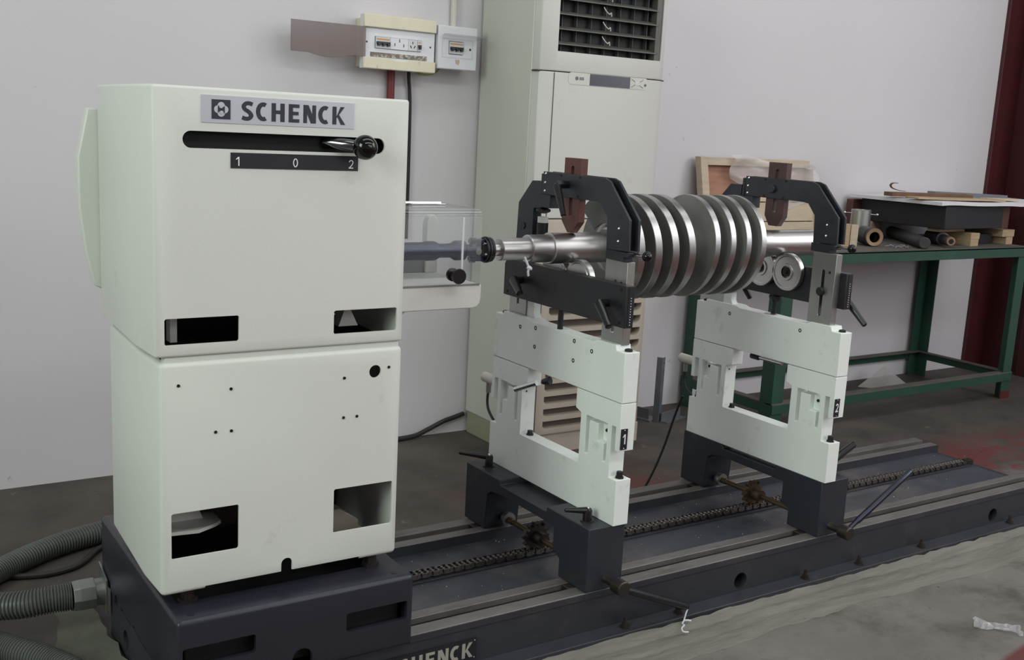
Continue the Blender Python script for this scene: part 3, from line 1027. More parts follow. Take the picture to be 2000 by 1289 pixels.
def pedestal(P, face, inw, yo, digit, label):
    """face: x of the plate face towards the rotor, inw: direction away from the rotor"""
    def X(w):
        return face+inw*w

    def span(a, b):
        return min(X(a), X(b)), max(X(a), X(b))
    root = thing('bearing_pedestal', ((X(0)+X(.126))/2, 2.487, .147), label, 'machine pedestal', 'rotor bearing pedestals')
    # base block straddling the rails
    prof = [(2.168, .147), (2.298, .147), (2.298, .200), (2.332, .215), (2.332, .286), (2.60, .286), (2.668, .279), (2.690, .265), (2.700, .147), (2.822, .147), (2.822, .3315), (2.622, .3315), (2.618, .316), (2.374, .316), (2.370, .3315), (2.168, .3315)]
    a, b = span(0, .126)
    bb = MB().prism(prof, 'x', a, b).build('base_block', BLOCK, root, bevel=.0025)
    for y in (2.2325, 2.7415):
        MB().box(a-.022, b+.004, y-.015, y+.015, .109, .1465).build('slot_key', DKSTEEL, bb, bevel=.002)
    # lower frame of the flexure plate
    a, b = span(0, .051)
    lo = [(2.16, .332), (2.812, .332), (2.812, .463), (2.777, .463), (2.777, .612), (2.796, .612), (2.796, .54), (2.812, .54), (2.812, .6785), (2.613, .6785), (2.613, .622), (2.640, .613), (2.640, .465),
          (2.336, .465), (2.336, .613), (2.362, .622), (2.362, .6785), (2.16, .6785), (2.16, .546), (2.177, .546), (2.177, .612), (2.195, .612), (2.195, .463), (2.16, .463)]
    js = [(2.310, .50), (2.310, .612), (2.213, .612), (2.213, .50), (2.225, .50), (2.225, .552), (2.254, .552), (2.254, .601), (2.294, .601), (2.294, .50)]
    js2 = [(4.972-y, z) for y, z in js][::-1]
    lf = sheet('lower_frame', lo, [js, js2], 'x', a, b, WHITE, root, bevel=.0018)
    MB().box(X(.030 if inw < 0 else .020)-.002, X(.030 if inw < 0 else .020)+.002, 2.214, 2.253, .553, .600).build('pocket_floor', WHITE, lf)
    MB().box(X(.030 if inw < 0 else .020)-.002, X(.030 if inw < 0 else .020)+.002, 2.719, 2.757, .553, .600).build('pocket_floor', WHITE, lf)
    # upper cap plate
    up = [(2.16, .6805), (2.812, .6805), (2.812, .820), (2.768, .820), (2.764, .832), (2.62, .832), (2.60, .826), (2.40, .824), (2.30, .826), (2.285, .8345), (2.202, .8345), (2.198, .820), (2.16, .820)]
    uc = sheet('cap_plate', up, [], 'x', a, b, WHITE, root, bevel=.002)
    xm = (a+b)/2
    for y in (2.178, 2.79):
        screw(uc, (xm, y, .821), (0, 0, 1), .011, .006)
    for y in (2.178, 2.794):
        b_ = MB()
        b_.lathe([(-.001, .013), (.004, .013), (.004, .010), (.018, .010), (.020, .006)], (xm, y, .463), (0, 0, 1), 6)
        b_.build('stud_nut', BLACK, lf, smooth=0)
    b_ = MB()
    b_.lathe([(-.001, .012), (.004, .012), (.004, .009), (.014, .009)], (xm, 2.620, .4655), (0, 0, 1), 6)
    b_.build('stud_nut', BLACK, lf, smooth=0)
    if P == 1:
        hl = ((2.667, .799), (2.585, .810), (2.585, .753), (2.389, .809), (2.306, .796), (2.389, .752))
    else:
        hl = ((2.645, .799), (2.325, .799))
    xf = a
    for y, z in hl:
        MB().lathe([(-.0005, .0062), (.0008, .0062), (.0008, .0036), (-.001, .003)], (xf, y, z), (-1, 0, 0), 14).build('tapped_hole', BORE, uc)
    for y, z in ((2.235, .585), (2.737, .590)):
        screw(lf, (X(.030 if inw < 0 else .020)-.002, y, z), (-1, 0, 0), .005, .005)
    MB().lathe([(-.0005, .0028), (.0006, .0028)], (xm-.008, 2.6395, .60), (0, -1, 0), 8).build('tapped_hole', BORE, lf)
    # vibration pick-up with its cable, behind the rear arm
    se = MB().lathe([(0, .013), (.006, .0165), (.085, .0165), (.088, .014)], (xm, 2.813, .588), (0, 1, 0), 22).build('pickup_sensor', PIPEW, root)
    MB().cyl((xm, 2.872, .572), (xm, 2.872, .540), .0085, n=14).build('plug', FITTING, se)
    MB().tube(spline([(xm, 2.872, .545), (xm-.002, 2.872, .515), (xm-.004, 2.862, .490), (xm-.006, 2.840, .472), (xm-.010, 2.816, .462)], 20), .0045, 8).build('sensor_cable', CABLE, se)
    # number plate on the end facing the aisle
    n0 = xm-.010
    nb = MB().box(n0-.011, n0+.011, 2.1575, 2.1602, .551, .609).build('number_plate', SCALEBLK, root)
    lettering('digit', str(digit), n0-.0065, n0+.0060, .5665, .5945, 2.1576, .0005, .16, LETTER, nb)
    for z in (.5545, .6055):
        MB().ball((n0, 2.1575, z), .0018, 8, 5).build('rivet', CHROME, nb)
    # uprights
    a, b = span(.008, .034)
    dy = .018 if P == 2 else 0
    for k, (y0, y1) in enumerate(((2.197+dy, 2.291+dy), (2.668+dy, 2.760+dy))):
        yc = (y0+y1)/2
        sl = rrect(yc-.006, yc+.006, .858, 1.006, .0058, 4)
        u = sheet('upright', [(y0, .8325), (y1, .8325), (y1, 1.0585), (y0, 1.0585)], [sl], 'x', a, b, UPR, root, bevel=.001)
        MB().lathe([(-.0005, .0045), (.0006, .0045), (.0006, .003)], (a, y0+.022, 1.000), (-1, 0, 0), 12).build('tapped_hole', BORE, u)
        if P == 2:
            MB().lathe([(0, .014), (.010, .014), (.012, .012)], (a, yc, .937), (-1, 0, 0), 20).build('clamp_bolt', BLACK, u)
    la, lb_ = span(.004, .030)
    yr_ = 2.667+dy
    MB().prism([(yr_, .824), (yr_-.052, .824), (yr_-.044, .832), (yr_-.036, .846), (yr_-.034, .905), (yr_, .905)], 'x', la, lb_).build('guide_lug', WHITE, root, bevel=.001)
    # cross beam that carries the rollers
    a, b = span(.0345, .064)
    y0, y1 = (2.158, 2.752) if P == 1 else (2.190, 2.775)
    be = MB().prism([(y0, .888), (y1, .888), (y1, .985), (y1-.012, 1.001), (y0, 1.001)], 'x', a, b).build('roller_beam', BLACK, root, bevel=.0015)
    vc = MB().box((a+b)/2-.006, (a+b)/2+.006, y0-.0012, y0+.001, .893, .996).build('scale_strip', BLACK, be)
    for k in range(11):
        MB().ball(((a+b)/2+.002, y0-.0012, .897+k*.0072), .0015, 6, 4).build('scale_mark', LETTER, vc)
    for y, z in ((y0+.022, .99), (y0+.022, .90), (y0+.022, .945), (y1-.022, .90)):
        MB().lathe([(-.0005, .005), (.0008, .005), (.0008, .003)], (a, y, z), (-1, 0, 0), 12).build('tapped_hole', BORE, be)
    # height screw
    MB().cyl((xm+inw*.012, 2.480, .820), (xm+inw*.012, 2.480, .890), .0085, n=16).build('height_screw', BLACK, root)
    MB().lathe([(0, .022), (.0012, .022), (.0012, .016)], (xm, 2.480, .8248), (0, 0, 1), 24).build('screw_collar', WHITE if P == 1 else UPR, root)
    if P == 2:
        MB().lathe([(0, .011), (.010, .020), (.018, .020)], (xm+inw*.012, 2.480, .868), (0, 0, 1), 24).build('screw_collar', BLACK, root)
    # rollers
    for yc in (2.419, 2.535):
        wa, wb = .010, .033
        x0_, x1_ = X(wb), X(wa)
        d = 1 if x1_ > x0_ else -1
        rl = MB().lathe([(0, .024), (0, .050), (.002, .053), (.002, .0600), (.004, .0618), (.019, .0618), (.021, .0600), (.021, .053), (.019, .050), (.019, .028), (.023, .027), (.023, .020), (.016, .019)], (x0_, yc, .976), (d, 0, 0), 48).build('support_roller', STEEL, root, smooth=25)
        MB().lathe([(-.004, .012), (.019, .012), (.019, .016), (.021, .016), (.021, .007), (.027, .006)], (x0_, yc, .976), (d, 0, 0), 20).build('roller_axle', BLACK, rl)
    # hinged retaining arch
    arch = [(2.594, 1.275), (2.303, 1.275), (2.281, 1.268), (2.186, 1.172), (2.183, 1.089), (2.277, 1.086), (2.282, 1.171), (2.313, 1.206), (2.335, 1.209), (2.594, 1.209)]
    arch = [(y+yo, z) for y, z in arch]
    a1, b1 = span(.040, .048)
    a2, b2 = span(.008, .016)
    ar = MB().prism(arch, 'x', a1, b1).build('retaining_arch', ARCHM, root, bevel=.0012)
    MB().prism(arch, 'x', a2, b2).build('arch_plate', ARCHM, ar, bevel=.0012)
    fa = min(a1, a2)
    bolts = ((2.580, 1.269), (2.581, 1.243), (2.581, 1.219), (2.227, 1.146), (2.227, 1.112))
    for y, z in bolts:
        MB().ball((fa, y+yo, z), .0045, 10, 6).build('screw', CHROME, ar)
    for y, z in ((2.505, 1.269), (2.415, 1.269), (2.505, 1.215), (2.42, 1.215)):
        MB().lathe([(-.0005, .004), (.0007, .004), (.0007, .002)], (fa, y+yo, z), (-1, 0, 0), 10).build('tapped_hole', BORE, ar)
    # spacer between the arch plates at the hinge side and the foot block
    s0, s1 = span(.016, .040)
    MB().box(s0, s1, 2.205+yo, 2.262+yo, 1.092, 1.125).build('arch_spacer', DKSTEEL, ar)
    fb0, fb1 = span(.010, .042)
    MB().prism([(2.208+yo, 1.059), (2.285+yo, 1.059), (2.285+yo, 1.0855), (2.190+yo, 1.0855), (2.190+yo, 1.072), (2.208+yo, 1.072)], 'x', fb0, fb1).build('arch_foot', ARCHM, ar, bevel=.001)
    # V block
    v0, v1 = span(.0165, .0395)
    vy = 2.463+(yo if P == 2 else 0)-(.0 if P == 2 else .0)
    hw = .040
    ztip = 1.110 if P == 1 else 1.119
    ztop = 1.320 if P == 1 else 1.327
    vo = [(vy-hw, ztop), (vy-hw, ztip+.032), (vy-.018, ztip), (vy+.018, ztip), (vy+hw, ztip+.032), (vy+hw, ztop)]
    if P == 1:
        vo = [(vy-hw, ztop), (vy-hw, ztip+.032), (vy-.010, ztip), (vy+.010, ztip), (vy+hw, ztip+.032), (vy+hw, ztop)]
    sl = rrect(vy-.007, vy+.007, ztip+.042, ztop-.022, .0068, 4)
    sheet('notched_block', vo, [sl], 'x', v0, v1, VBLK if P == 1 else VBLK2, ar, bevel=.001)
    # rear hinge post
    p0, p1 = span(.008, .038)
    post = [(2.612, 1.245), (2.664, 1.244), (2.732, 1.174), (2.736, 1.0585), (2.650, 1.0585), (2.650, 1.163), (2.612, 1.166)]
    hp = MB().prism([(y+yo, z) for y, z in post], 'x', p0, p1).build('hinge_post', ARCHM, root, bevel=.0012)
    q0, q1 = span(.006, .046)
    MB().box(q0, q1, 2.556+yo, 2.612+yo, 1.170, 1.2085).build('hinge_block', ARCHM, hp, bevel=.001)
    MB().box(q0, q1, 2.594+yo, 2.606+yo, 1.2085, 1.268).build('hinge_leaf', BLACK, hp, bevel=.001)
    MB().lathe([(0, .010), (.006, .022), (.012, .022), (.016, .014)], (X(.024), 2.618+yo, 1.150), (0, 0, 1), 20).build('thumb_nut', DKSTEEL, hp)
    MB().cyl((X(.024), 2.618+yo, 1.122), (X(.024), 2.618+yo, 1.140), .016, n=18).build('nylon_ring', NYLON, hp)
    MB().cyl((X(.024), 2.618+yo, 1.059), (X(.024), 2.618+yo, 1.1225), .017, n=18).build('spring_post', BLACK, hp)
    MB().lathe([(0, .011), (.003, .011)], (p0, 2.700+yo, 1.105), (-1, 0, 0), 14).build('clamp_bolt', BLACK, hp)
    # lock pin with ball
    xr = X(.023)
    pin = MB().cyl((xr, 2.192+yo, 1.080), (xr, 2.146+yo, 1.082), .0045, n=12).build('lock_pin', CHROME, ar)
    MB().ball((xr, 2.134+yo, 1.082), .0140, 20, 14).build('ball_knob', GLOSS, pin)
    # clamp levers
    xb = X(.064)
    if P == 1:
        lever(be, 'clamp_lever', (xb, 2.655, .945), (xb-.036, 2.655, .945), .011, (xb-.030, 2.655, .950), (xb-.050, 2.585, .916), .014, .010)
        lever(be, 'clamp_lever', (xb, 2.235, .945), (xb-.036, 2.235, .945), .011, (xb-.030, 2.236, .950), (xb-.045, 2.165, .893), .014, .010)
        lever(ar, 'clamp_lever', (fa, 2.470, 1.245), (fa-.040, 2.470, 1.245), .011, (fa-.036, 2.474, 1.246), (fa-.046, 2.418, 1.160), .012, .008)
        # pad levers
        for (hx, hy), (tx, ty) in (((1.764, 2.228), (1.694, 2.240)), ((1.768, 2.754), (1.690, 2.812))):
            lever(bb, 'pad_lever', (hx, hy, .332), (hx, hy, .368), .013, (hx, hy, .362), (tx, ty, .370), .010, .006)
            MB().lathe([(0, .019), (.003, .019), (.003, .014)], (hx, hy, .3315), (0, 0, 1), 20).build('washer', DKSTEEL, bb)
    else:
        lever(be, 'clamp_lever', (xb, 2.245, .925), (xb+.030, 2.245, .925), .011, (xb+.026, 2.245, .925), (xb+.046, 2.160, .838), .012, .009)
        lever(be, 'clamp_lever', (xb, 2.715, .925), (xb+.030, 2.715, .925), .011, (xb+.026, 2.715, .925), (xb+.040, 2.655, .845), .012, .009)
        MB().lathe([(0, .013), (.008, .013), (.010, .011)], (fa, 2.507, 1.240), (-1, 0, 0), 20).build('clamp_bolt', ARCHM, ar)
        lever(bb, 'pad_lever', (2.752, 2.235, .332), (2.752, 2.235, .366), .013, (2.752, 2.235, .360), (2.965, 2.305, .385), .015, .014, GLOSS)
        lever(bb, 'pad_lever', (2.752, 2.760, .332), (2.752, 2.760, .366), .013, (2.752, 2.760, .360), (2.86, 2.80, .370), .010, .006)
    # travel shaft with sprocket on the chain
    xs = (X(0)+X(.126))/2+(.006 if P == 1 else -.006)
    zs = .178
    ts = MB().lathe([(0, .011), (.06, .011), (.062, .0085), (.45, .0085), (.50, .010), (.57, .010)], (xs, 2.700, zs), (0, -1, 0), 16).build('travel_shaft', RUST, root)
    MB().lathe([(0, .020), (.010, .020), (.010, .0235), (.022, .0235)], (xs, 2.684, zs), (0, -1, 0), 24).build('bearing_ring', UPR, ts)
    tp = []
    for k in range(14):
        for da, r in ((-.11, .036), (-.05, .046), (.05, .046), (.11, .036)):
            an = 2*PI*k/14+da
            tp.append((xs+r*math.cos(an), zs+r*math.sin(an)))
    sprk = MB().prism(tp, 'y', 2.506, 2.522)
    sprk.build('sprocket', RUST if P == 2 else DKSTEEL, ts)
    MB().cyl((xs, 2.54, zs), (xs, 2.47, zs), .021, n=20).build('sprocket_hub', RUST if P == 2 else DKSTEEL, ts)
    MB().lathe([(0, .014), (.004, .012), (.05, .012), (.05, .022), (.085, .022), (.088, .019)], (xs, 2.172, zs), (0, -1, 0), 20).build('lever_hub', DKSTEEL, ts)
    if P == 1:
        MB().lathe([(0, .007), (.05, .010), (.28, .012), (.30, .010)], (xs, 2.105, zs-.004), (.287, .018, -.125), 14).build('travel_lever', PLASTIC, ts)
        MB().cyl((1.797, 2.556, .648), (1.772, 2.632, .612), .0085, n=16).build('steel_pin', CHROME, root)
        MB().lathe([(0, .012), (.02, .010), (.03, .007)], (1.813, 2.51, .664), (-.016, .046, -.016), 12).build('pin_socket', BLACK, root)
    else:
        MB().lathe([(0, .007), (.06, .008), (.065, .0105), (.34, .0105), (.352, .008)], (xs, 2.105, zs), (.319, .012, .158), 14).build('travel_lever', mat('blued_steel', (58, 60, 70), .22, .8), ts)
        MB().cyl((2.70, 2.53, .664), (2.70, 2.42, .664), .006, n=12).build('steel_pin', CHROME, root)
        MB().cyl((2.70, 2.56, .664), (2.70, 2.525, .664), .010, n=12).build('pin_socket', BLACK, root)
    return root


pedestal(1, 1.853, -1, 0.0, 1, 'white bearing pedestal with number 1 plate and black beam, nearer to the headstock')
pedestal(2, 2.662, 1, 0.040, 2, 'white bearing pedestal with number 2 plate, nearer to the green bench')

# ------------------------------------------------------------------ floor-standing air conditioner
ac = thing('air_conditioner', (2.815, 3.87, 0), 'tall off-white floor-standing air conditioner against the wall behind the nearer pedestal', 'air conditioner')
AX0, AX1, AY0, AY1, AH = 2.484, 3.152, 3.635, 4.095, 2.10
MB().box(AX0, AX1, AY0+.06, AY1, .10, AH).build('cabinet', ACSIDE, ac, bevel=.006)
MB().box(AX0+.004, AX1-.004, AY0+.07, AY1-.01, 0, .10).build('base', mat('ac_base_paint', (152, 152, 130), .5), ac, bevel=.004)
fr = MB()
front_prof = [(AX0+.002, AY0+.06), (AX0+.012, AY0+.022), (AX0+.075, AY0), (AX1-.045, AY0), (AX1-.006, AY0+.022), (AX1, AY0+.06)]


def front_piece(name, z0, z1, cut, material):
    b = MB().prism(front_prof, 'z', z0, z1)
    return carve(b, cut, name, material, ac, .004) if cut else b.build(name, material, ac, bevel=.003)


front_piece('upper_front', 1.628, AH, [MB().box(2.566, 3.108, 3.5, AY0+.058, 1.706, 2.05)], ACW)
front_piece('middle_front', 1.031, 1.624, [], ACW)
slots = []
SZ = [0.118+.0555*k for k in range(14)]
for z in SZ:
    p = [(2.598, z+.035), (2.598, z+.014), (2.606, z+.004), (2.622, z), (3.082, z), (3.096, z+.008), (3.104, z+.020), (3.104, z+.035)]
    slots.append(MB().prism(p, 'y', 3.5, AY0+.04))
lg = front_piece('lower_front', .092, 1.027, slots, ACBROWN)
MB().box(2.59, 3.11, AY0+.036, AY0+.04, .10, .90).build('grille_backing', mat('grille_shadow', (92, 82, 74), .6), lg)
MB().box(AX0+.012, AX1-.006, AY0+.012, AY0+.068, 0, .0915).build('kick_panel', ACBROWN, ac, bevel=.003)
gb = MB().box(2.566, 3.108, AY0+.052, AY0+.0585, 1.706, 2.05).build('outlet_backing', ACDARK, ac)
for k in range(6):
    z = 1.735+.0585*k
    MB().prism([(AY0+.004, z-.002), (AY0+.006, z+.003), (AY0+.040, z+.016), (AY0+.040, z+.011)], 'x', 2.568, 3.090).build('louver', LOUVER, ac)
for k in range(7):
    x = 2.600+.0745*k
    MB().box(x-.0012, x+.0012, AY0+.030, AY0+.052, 1.706, 2.05).build('vane', mat('vane_grey', (70, 72, 76), .5), ac)
MB().box(3.076, 3.108, AY0+.006, AY0+.052, 1.706, 2.05).build('outlet_cheek', LOUVER, ac)
for k in range(5):
    z = 1.752+.0585*k
    MB().tube(spline([(2.79, AY0+.006, z+.030), (2.80, AY0+.004, z+.016), (2.818, AY0+.003, z+.004), (2.828, AY0+.004, z+.010), (2.832, AY0+.006, z-.004)], 14), .0022, 6).build('frayed_tape', PIPEW, ac)
SEAM = mat('seam_shadow', (70, 66, 60), .7)
MB().box(2.5545, 2.5570, AY0-.0006, AY0+.004, .10, 1.622).build('panel_seam', SEAM, ac)
MB().box(AX0-.0006, AX1+.0006, AY0+.02, AY0+.060, 1.6235, 1.6285).build('panel_seam', SEAM, ac)
# control strip
dp = MB().prism(rrect(2.626, 3.046, 1.580, 1.628, .015), 'y', AY0-.0015, AY0+.001).build('control_strip', mat('control_grey', (198, 197, 191), .4), ac)
MB().box(2.735, 2.948, AY0-.0025, AY0-.0005, 1.581, 1.627).build('display', mat('display_dark', (52, 54, 66), .25, var=.15, scale=40), dp)
MB().prism(circ(2.668, 1.605, .008, 18), 'y', AY0-.0025, AY0-.001).build('emblem', mat('logo_grey', (104, 104, 108), .5), dp)
for k in range(3):
    MB().box(2.682+.008*k, 2.687+.008*k, AY0-.0025, AY0-.001, 1.599, 1.611).build('emblem_mark', mat('logo_grey', (104, 104, 108), .5), dp)
for s in (-1, 1):
    MB().obox((2.988, AY0-.0015, 1.604), (.032, 0, .017*s), (0, .0008, 0), (-.0005*s, 0, .0009)).build('button_line', mat('logo_grey', (104, 104, 108), .5), dp)
MB().box(2.975, 3.001, AY0-.0028, AY0-.001, 1.597, 1.611).build('button', ACW, dp)
MB().lathe([(0, .006), (.002, .006), (.003, .004)], (3.032, AY0-.001, 1.600), (0, -1, 0), 14).build('button', mat('logo_grey', (104, 104, 108), .5), dp)

# ------------------------------------------------------------------ electrical boxes on the wall
eb = thing('breaker_box', (2.045, WY-.02, 1.60), 'yellowed breaker box with open smoked door on the wall above the headstock', 'breaker box')
EY = 4.0
MB().box(1.898, 2.208, EY+.035, WY, 1.604, 1.796).build('back_box', BOXCREAM, eb, bevel=.003)
cv = sheet('front_cover', [(1.881, 1.597), (2.208, 1.597), (2.208, 1.807), (1.881, 1.807)], [[(1.936, 1.678), (2.146, 1.678), (2.146, 1.724), (1.936, 1.724)]], 'y', EY+.012, EY+.036, BOXWHITE, eb, bevel=.002)
MB().prism([(1.881, 1.757), (2.208, 1.757), (2.208, 1.807), (1.881, 1.807)], 'y', EY-.002, EY+.012).build('top_band', BOXCREAM, cv, bevel=.003)
MB().prism([(1.881, 1.597), (2.208, 1.597), (2.208, 1.641), (2.10, 1.641), (2.07, 1.634), (2.03, 1.634), (2.0, 1.641), (1.881, 1.641)], 'y', EY-.002, EY+.012).build('bottom_band', BOXCREAM, cv, bevel=.003)
MB().box(1.917, 2.171, EY+.0085, EY+.012, 1.645, 1.662).build('label_strip', mat('peeling_label', (120, 108, 100), .6, var=.3, scale=40, col2=(200, 196, 186), spots=(60, .5, .6, .9)), cv)
MB().box(1.925, 2.16, EY+.032, EY+.035, 1.67, 1.735).build('rail_plate', BOXWHITE, eb)


def breaker(parent, x0, x1, n, y, z0, z1):
    b = MB().box(x0, x1, y, y+.02, z0, z1).build('breaker', BRK, parent, bevel=.0008)
    w = (x1-x0)/n
    zc = (z0+z1)/2
    MB().box(x0+.004, x1-.004, y-.0006, y, z1-.012, z1-.006).build('print_stripe', ORANGE, b)
    tg = MB()
    tg.box(x0+.002, x1-.002, y-.006, y, zc-.006, zc+.004)
    for k in range(n):
        tg.box(x0+w*(k+.25), x0+w*(k+.75), y-.011, y, zc-.013, zc-.002)
    tg.build('toggle', PLASTIC, b, bevel=.0008)
    return b


breaker(eb, 1.938, 2.002, 3, EY+.006, 1.679, 1.723)
breaker(eb, 2.126, 2.144, 1, EY+.006, 1.679, 1.723)
so = MB().box(2.003, 2.082, EY+.006, EY+.03, 1.679, 1.723).build('socket_plate', BOXWHITE, eb)
for x, z in ((2.043, 1.714), (2.022, 1.698), (2.062, 1.696)):
    MB().box(x-.0015, x+.0015, EY+.0052, EY+.0065, z-.006, z+.006).build('socket_slot', BORE, so)
so2 = MB().box(2.083, 2.124, EY+.006, EY+.03, 1.679, 1.723).build('socket_plate', BRK, eb)
for x, z, s in ((2.103, 1.711, 0), (2.095, 1.695, 1), (2.112, 1.695, -1)):
    MB().obox((x, EY+.006, z), (.0015, 0, .0008*s), (0, .0008, 0), (-.003*s, 0, .005)).build('socket_slot', BORE, so2)
for x in (1.900, 2.188):
    MB().lathe([(0, .004), (.0008, .004)], (x, EY+.012, 1.70), (0, -1, 0), 10).build('cover_screw', DKSTEEL, cv)
# the smoked door swung open to the left
dz = [(1.578, 1.640), (1.578, 1.757), (1.890, 1.757), (1.890, 1.641), (1.83, 1.641), (1.79, 1.632), (1.755, 1.627), (1.715, 1.627), (1.68, 1.632), (1.65, 1.639)]
MB().prism(dz, 'y', EY-.001, EY+.004).build('smoked_door', SMOKE, eb, bevel=.0008)
eb2 = thing('isolator_box', (2.31, WY-.02, 1.62), 'small white isolator box with its flap lifted, between breaker box and air conditioner', 'breaker box')
c2 = sheet('front_cover', [(2.218, 1.619), (2.406, 1.619), (2.406, 1.794), (2.218, 1.794)], [[(2.270, 1.680), (2.341, 1.680), (2.341, 1.733), (2.270, 1.733)]], 'y', EY, EY+.03, BOXWHITE, eb2, bevel=.004)
MB().box(2.226, 2.398, EY+.03, WY, 1.625, 1.788).build('back_box', BOXWHITE, eb2, bevel=.003)
breaker(eb2, 2.272, 2.339, 3, EY-.002, 1.682, 1.731)
MB().prism([(EY+.002, 1.744), (EY-.060, 1.752), (EY-.060, 1.757), (EY-.02, 1.761), (EY+.002, 1.752)], 'x', 2.236, 2.408).build('lifted_flap', PANE, eb2, smooth=0)
for z in (1.667, 1.742):
    MB().box(2.236, 2.382, EY-.0012, EY+.001, z-.001, z+.001).build('cover_rib', BRK, c2)
for x in (2.238, 2.382):
    MB().box(x-.001, x+.001, EY-.0012, EY+.001, 1.667, 1.742).build('cover_rib', BRK, c2)
MB().lathe([(0, .005), (.001, .005)], (2.372, EY, 1.705), (0, -1, 0), 10).build('cover_screw', DKSTEEL, c2)
MB().prism([(2.302, 1.660), (2.322, 1.660), (2.322, 1.645), (2.316, 1.638), (2.304, 1.645)], 'y', EY-.001, EY+.001).build('sticker', mat('worn_sticker', (196, 172, 148), .6), c2)
tag(MB().cyl((2.052, 4.092, 0.9), (2.052, 4.092, 1.612), .0165, n=18).build('conduit_pipe', REDPIPE, off=(2.052, 4.092, .9)), 'dark red conduit pipe dropping from the breaker box behind the headstock', 'pipe').location = (2.052, 4.092, .9)
tag(MB().tube(spline([(2.130, 4.085, 1.615), (2.133, 4.088, 1.57), (2.142, 4.095, 1.52), (2.146, 4.095, 1.44), (2.150, 4.098, 1.2), (2.150, 4.098, .9)], 40), .0075, 10).build('power_cable', CABLE, off=(2.15, 4.098, .9)), 'black cable hanging below the breaker box beside the red conduit', 'cable').location = (2.15, 4.098, .9)
tag(MB().tube(spline([(2.145, 4.08, 1.612), (2.17, 4.09, 1.600), (2.215, 4.095, 1.594), (2.255, 4.09, 1.602), (2.278, 4.08, 1.628)], 30), .0035, 8).build('earth_wire', GREENY, off=(2.21, 4.09, 1.594)), 'thin green-yellow wire looping between the two wall boxes', 'wire').location = (2.21, 4.09, 1.594)
tag(MB().tube([(2.342, 4.095, 1.785), (2.338, 4.096, 2.1), (2.330, 4.098, 2.6), (2.325, 4.098, 3.2)], .0145, 14).build('conduit_pipe', PIPEW, off=(2.342, 4.095, 1.785)), 'thin white conduit pipe rising from the small white box', 'pipe').location = (2.342, 4.095, 1.785)
tag(MB().tube(spline([(1.75, 4.06, .012), (2.0, 4.07, .012), (2.19, 4.07, .014), (2.28, 4.08, .034), (2.36, 4.085, .062), (2.42, 4.09, .074), (2.475, 4.095, .085)], 50), .011, 10).build('floor_cable', CABLE, off=(2.0, 4.07, 0)), 'grey-black cable running along the wall foot to the air conditioner', 'cable').location = (2.0, 4.07, 0)

# ------------------------------------------------------------------ hoses and cables at the headstock


def hose(name, ctrl, r, label, pitch=.0105):
    L_ = sum((Vector(ctrl[i+1])-Vector(ctrl[i])).length for i in range(len(ctrl)-1))
    n = int(L_/pitch)*4
    pts = spline(ctrl, n)
    o = MB().tube(pts, r, 18, rfun=lambda i: r*(1.0, 1.0, .86, .86)[i % 4]).build(name, HOSE, off=ctrl[0], smooth=35)
    o.location = ctrl[0]
    return tag(o, label, 'hose', 'grey corrugated cable hoses')


hose('corrugated_hose', [(1.15, 3.42, .036), (.95, 3.46, .036), (.77, 3.46, .036), (.60, 3.405, .036), (.45, 3.31, .036), (.33, 3.20, .036), (.20, 3.05, .036)], .036, 'grey corrugated hose lying farthest back, behind the headstock plinth')
h2 = hose('corrugated_hose', [(.520, 2.822, .118), (.47, 2.826, .118), (.41, 2.84, .112), (.345, 2.875, .105), (.26, 2.93, .095), (.15, 3.0, .08)], .036, 'grey corrugated hose with zinc fitting plugged into the side of the plinth')
ft = MB()
ft.lathe([(-.055, .041), (-.038, .043), (0, .043)], (.577, 2.820, .119), (1, 0, 0), 8)
ft.build('fitting_nut', FITTING, h2, smooth=0, bevel=.001)
MB().lathe([(-.012, .036), (.028, .036)], (.578, 2.820, .119), (1, 0, 0), 28).build('fitting_sleeve', FITTING, h2)
MB().prism([(2.776, .07), (2.864, .07), (2.864, .186), (2.776, .165)], 'x', .600, .6035).build('fitting_plate', FITTING, h2)
hose('corrugated_hose', [(.52, 2.45, .036), (.470, 2.575, .036), (.43, 2.655, .036), (.375, 2.735, .036), (.33, 2.80, .036), (.26, 2.88, .036), (.15, 2.98, .036)], .036, 'grey corrugated hose nearest to the camera, in front of the plinth fitting')
tag(MB().tube(spline([(.90, 3.36, .010), (.76, 3.40, .010), (.705, 3.375, .010), (.65, 3.30, .010), (.60, 3.262, .010), (.52, 3.250, .010), (.41, 3.29, .010), (.25, 3.38, .010)], 60), .0095, 10).build('floor_cable', CABLE, off=(.6, 3.26, 0)), 'black cable curving over the floor between two corrugated hoses', 'cable').location = (.6, 3.26, 0)
tag(MB().tube(spline([(2.675, 2.86, .45), (2.68, 2.90, .36), (2.66, 2.93, .22), (2.62, 2.95, .10), (2.57, 2.97, .012), (2.5, 3.02, .008), (2.42, 3.05, .008)], 50), .0045, 8).build('sensor_lead', CABLE, off=(2.57, 2.97, 0)), 'thin black lead hanging from the number 2 pedestal to the floor', 'cable').location = (2.57, 2.97, 0)

# ------------------------------------------------------------------ green workbench
wb = thing('workbench', (4.78, 3.76, 0), 'long dark green steel workbench standing against the wall behind the rotor', 'workbench')
TX0, TX1, TY0, TY1 = 3.80, 5.775, 3.44, 4.09
TH = .880


def angle_leg(x, y, sx, sy, name='leg'):
    w, t = .078, .007
    b = MB().prism([(x, y), (x+sx*w, y), (x+sx*w, y+sy*t), (x+sx*t, y+sy*t), (x+sx*t, y+sy*w), (x, y+sy*w)], 'z', 0, TH-.052)
    return b.build(name, BENCHG, wb, bevel=.001)


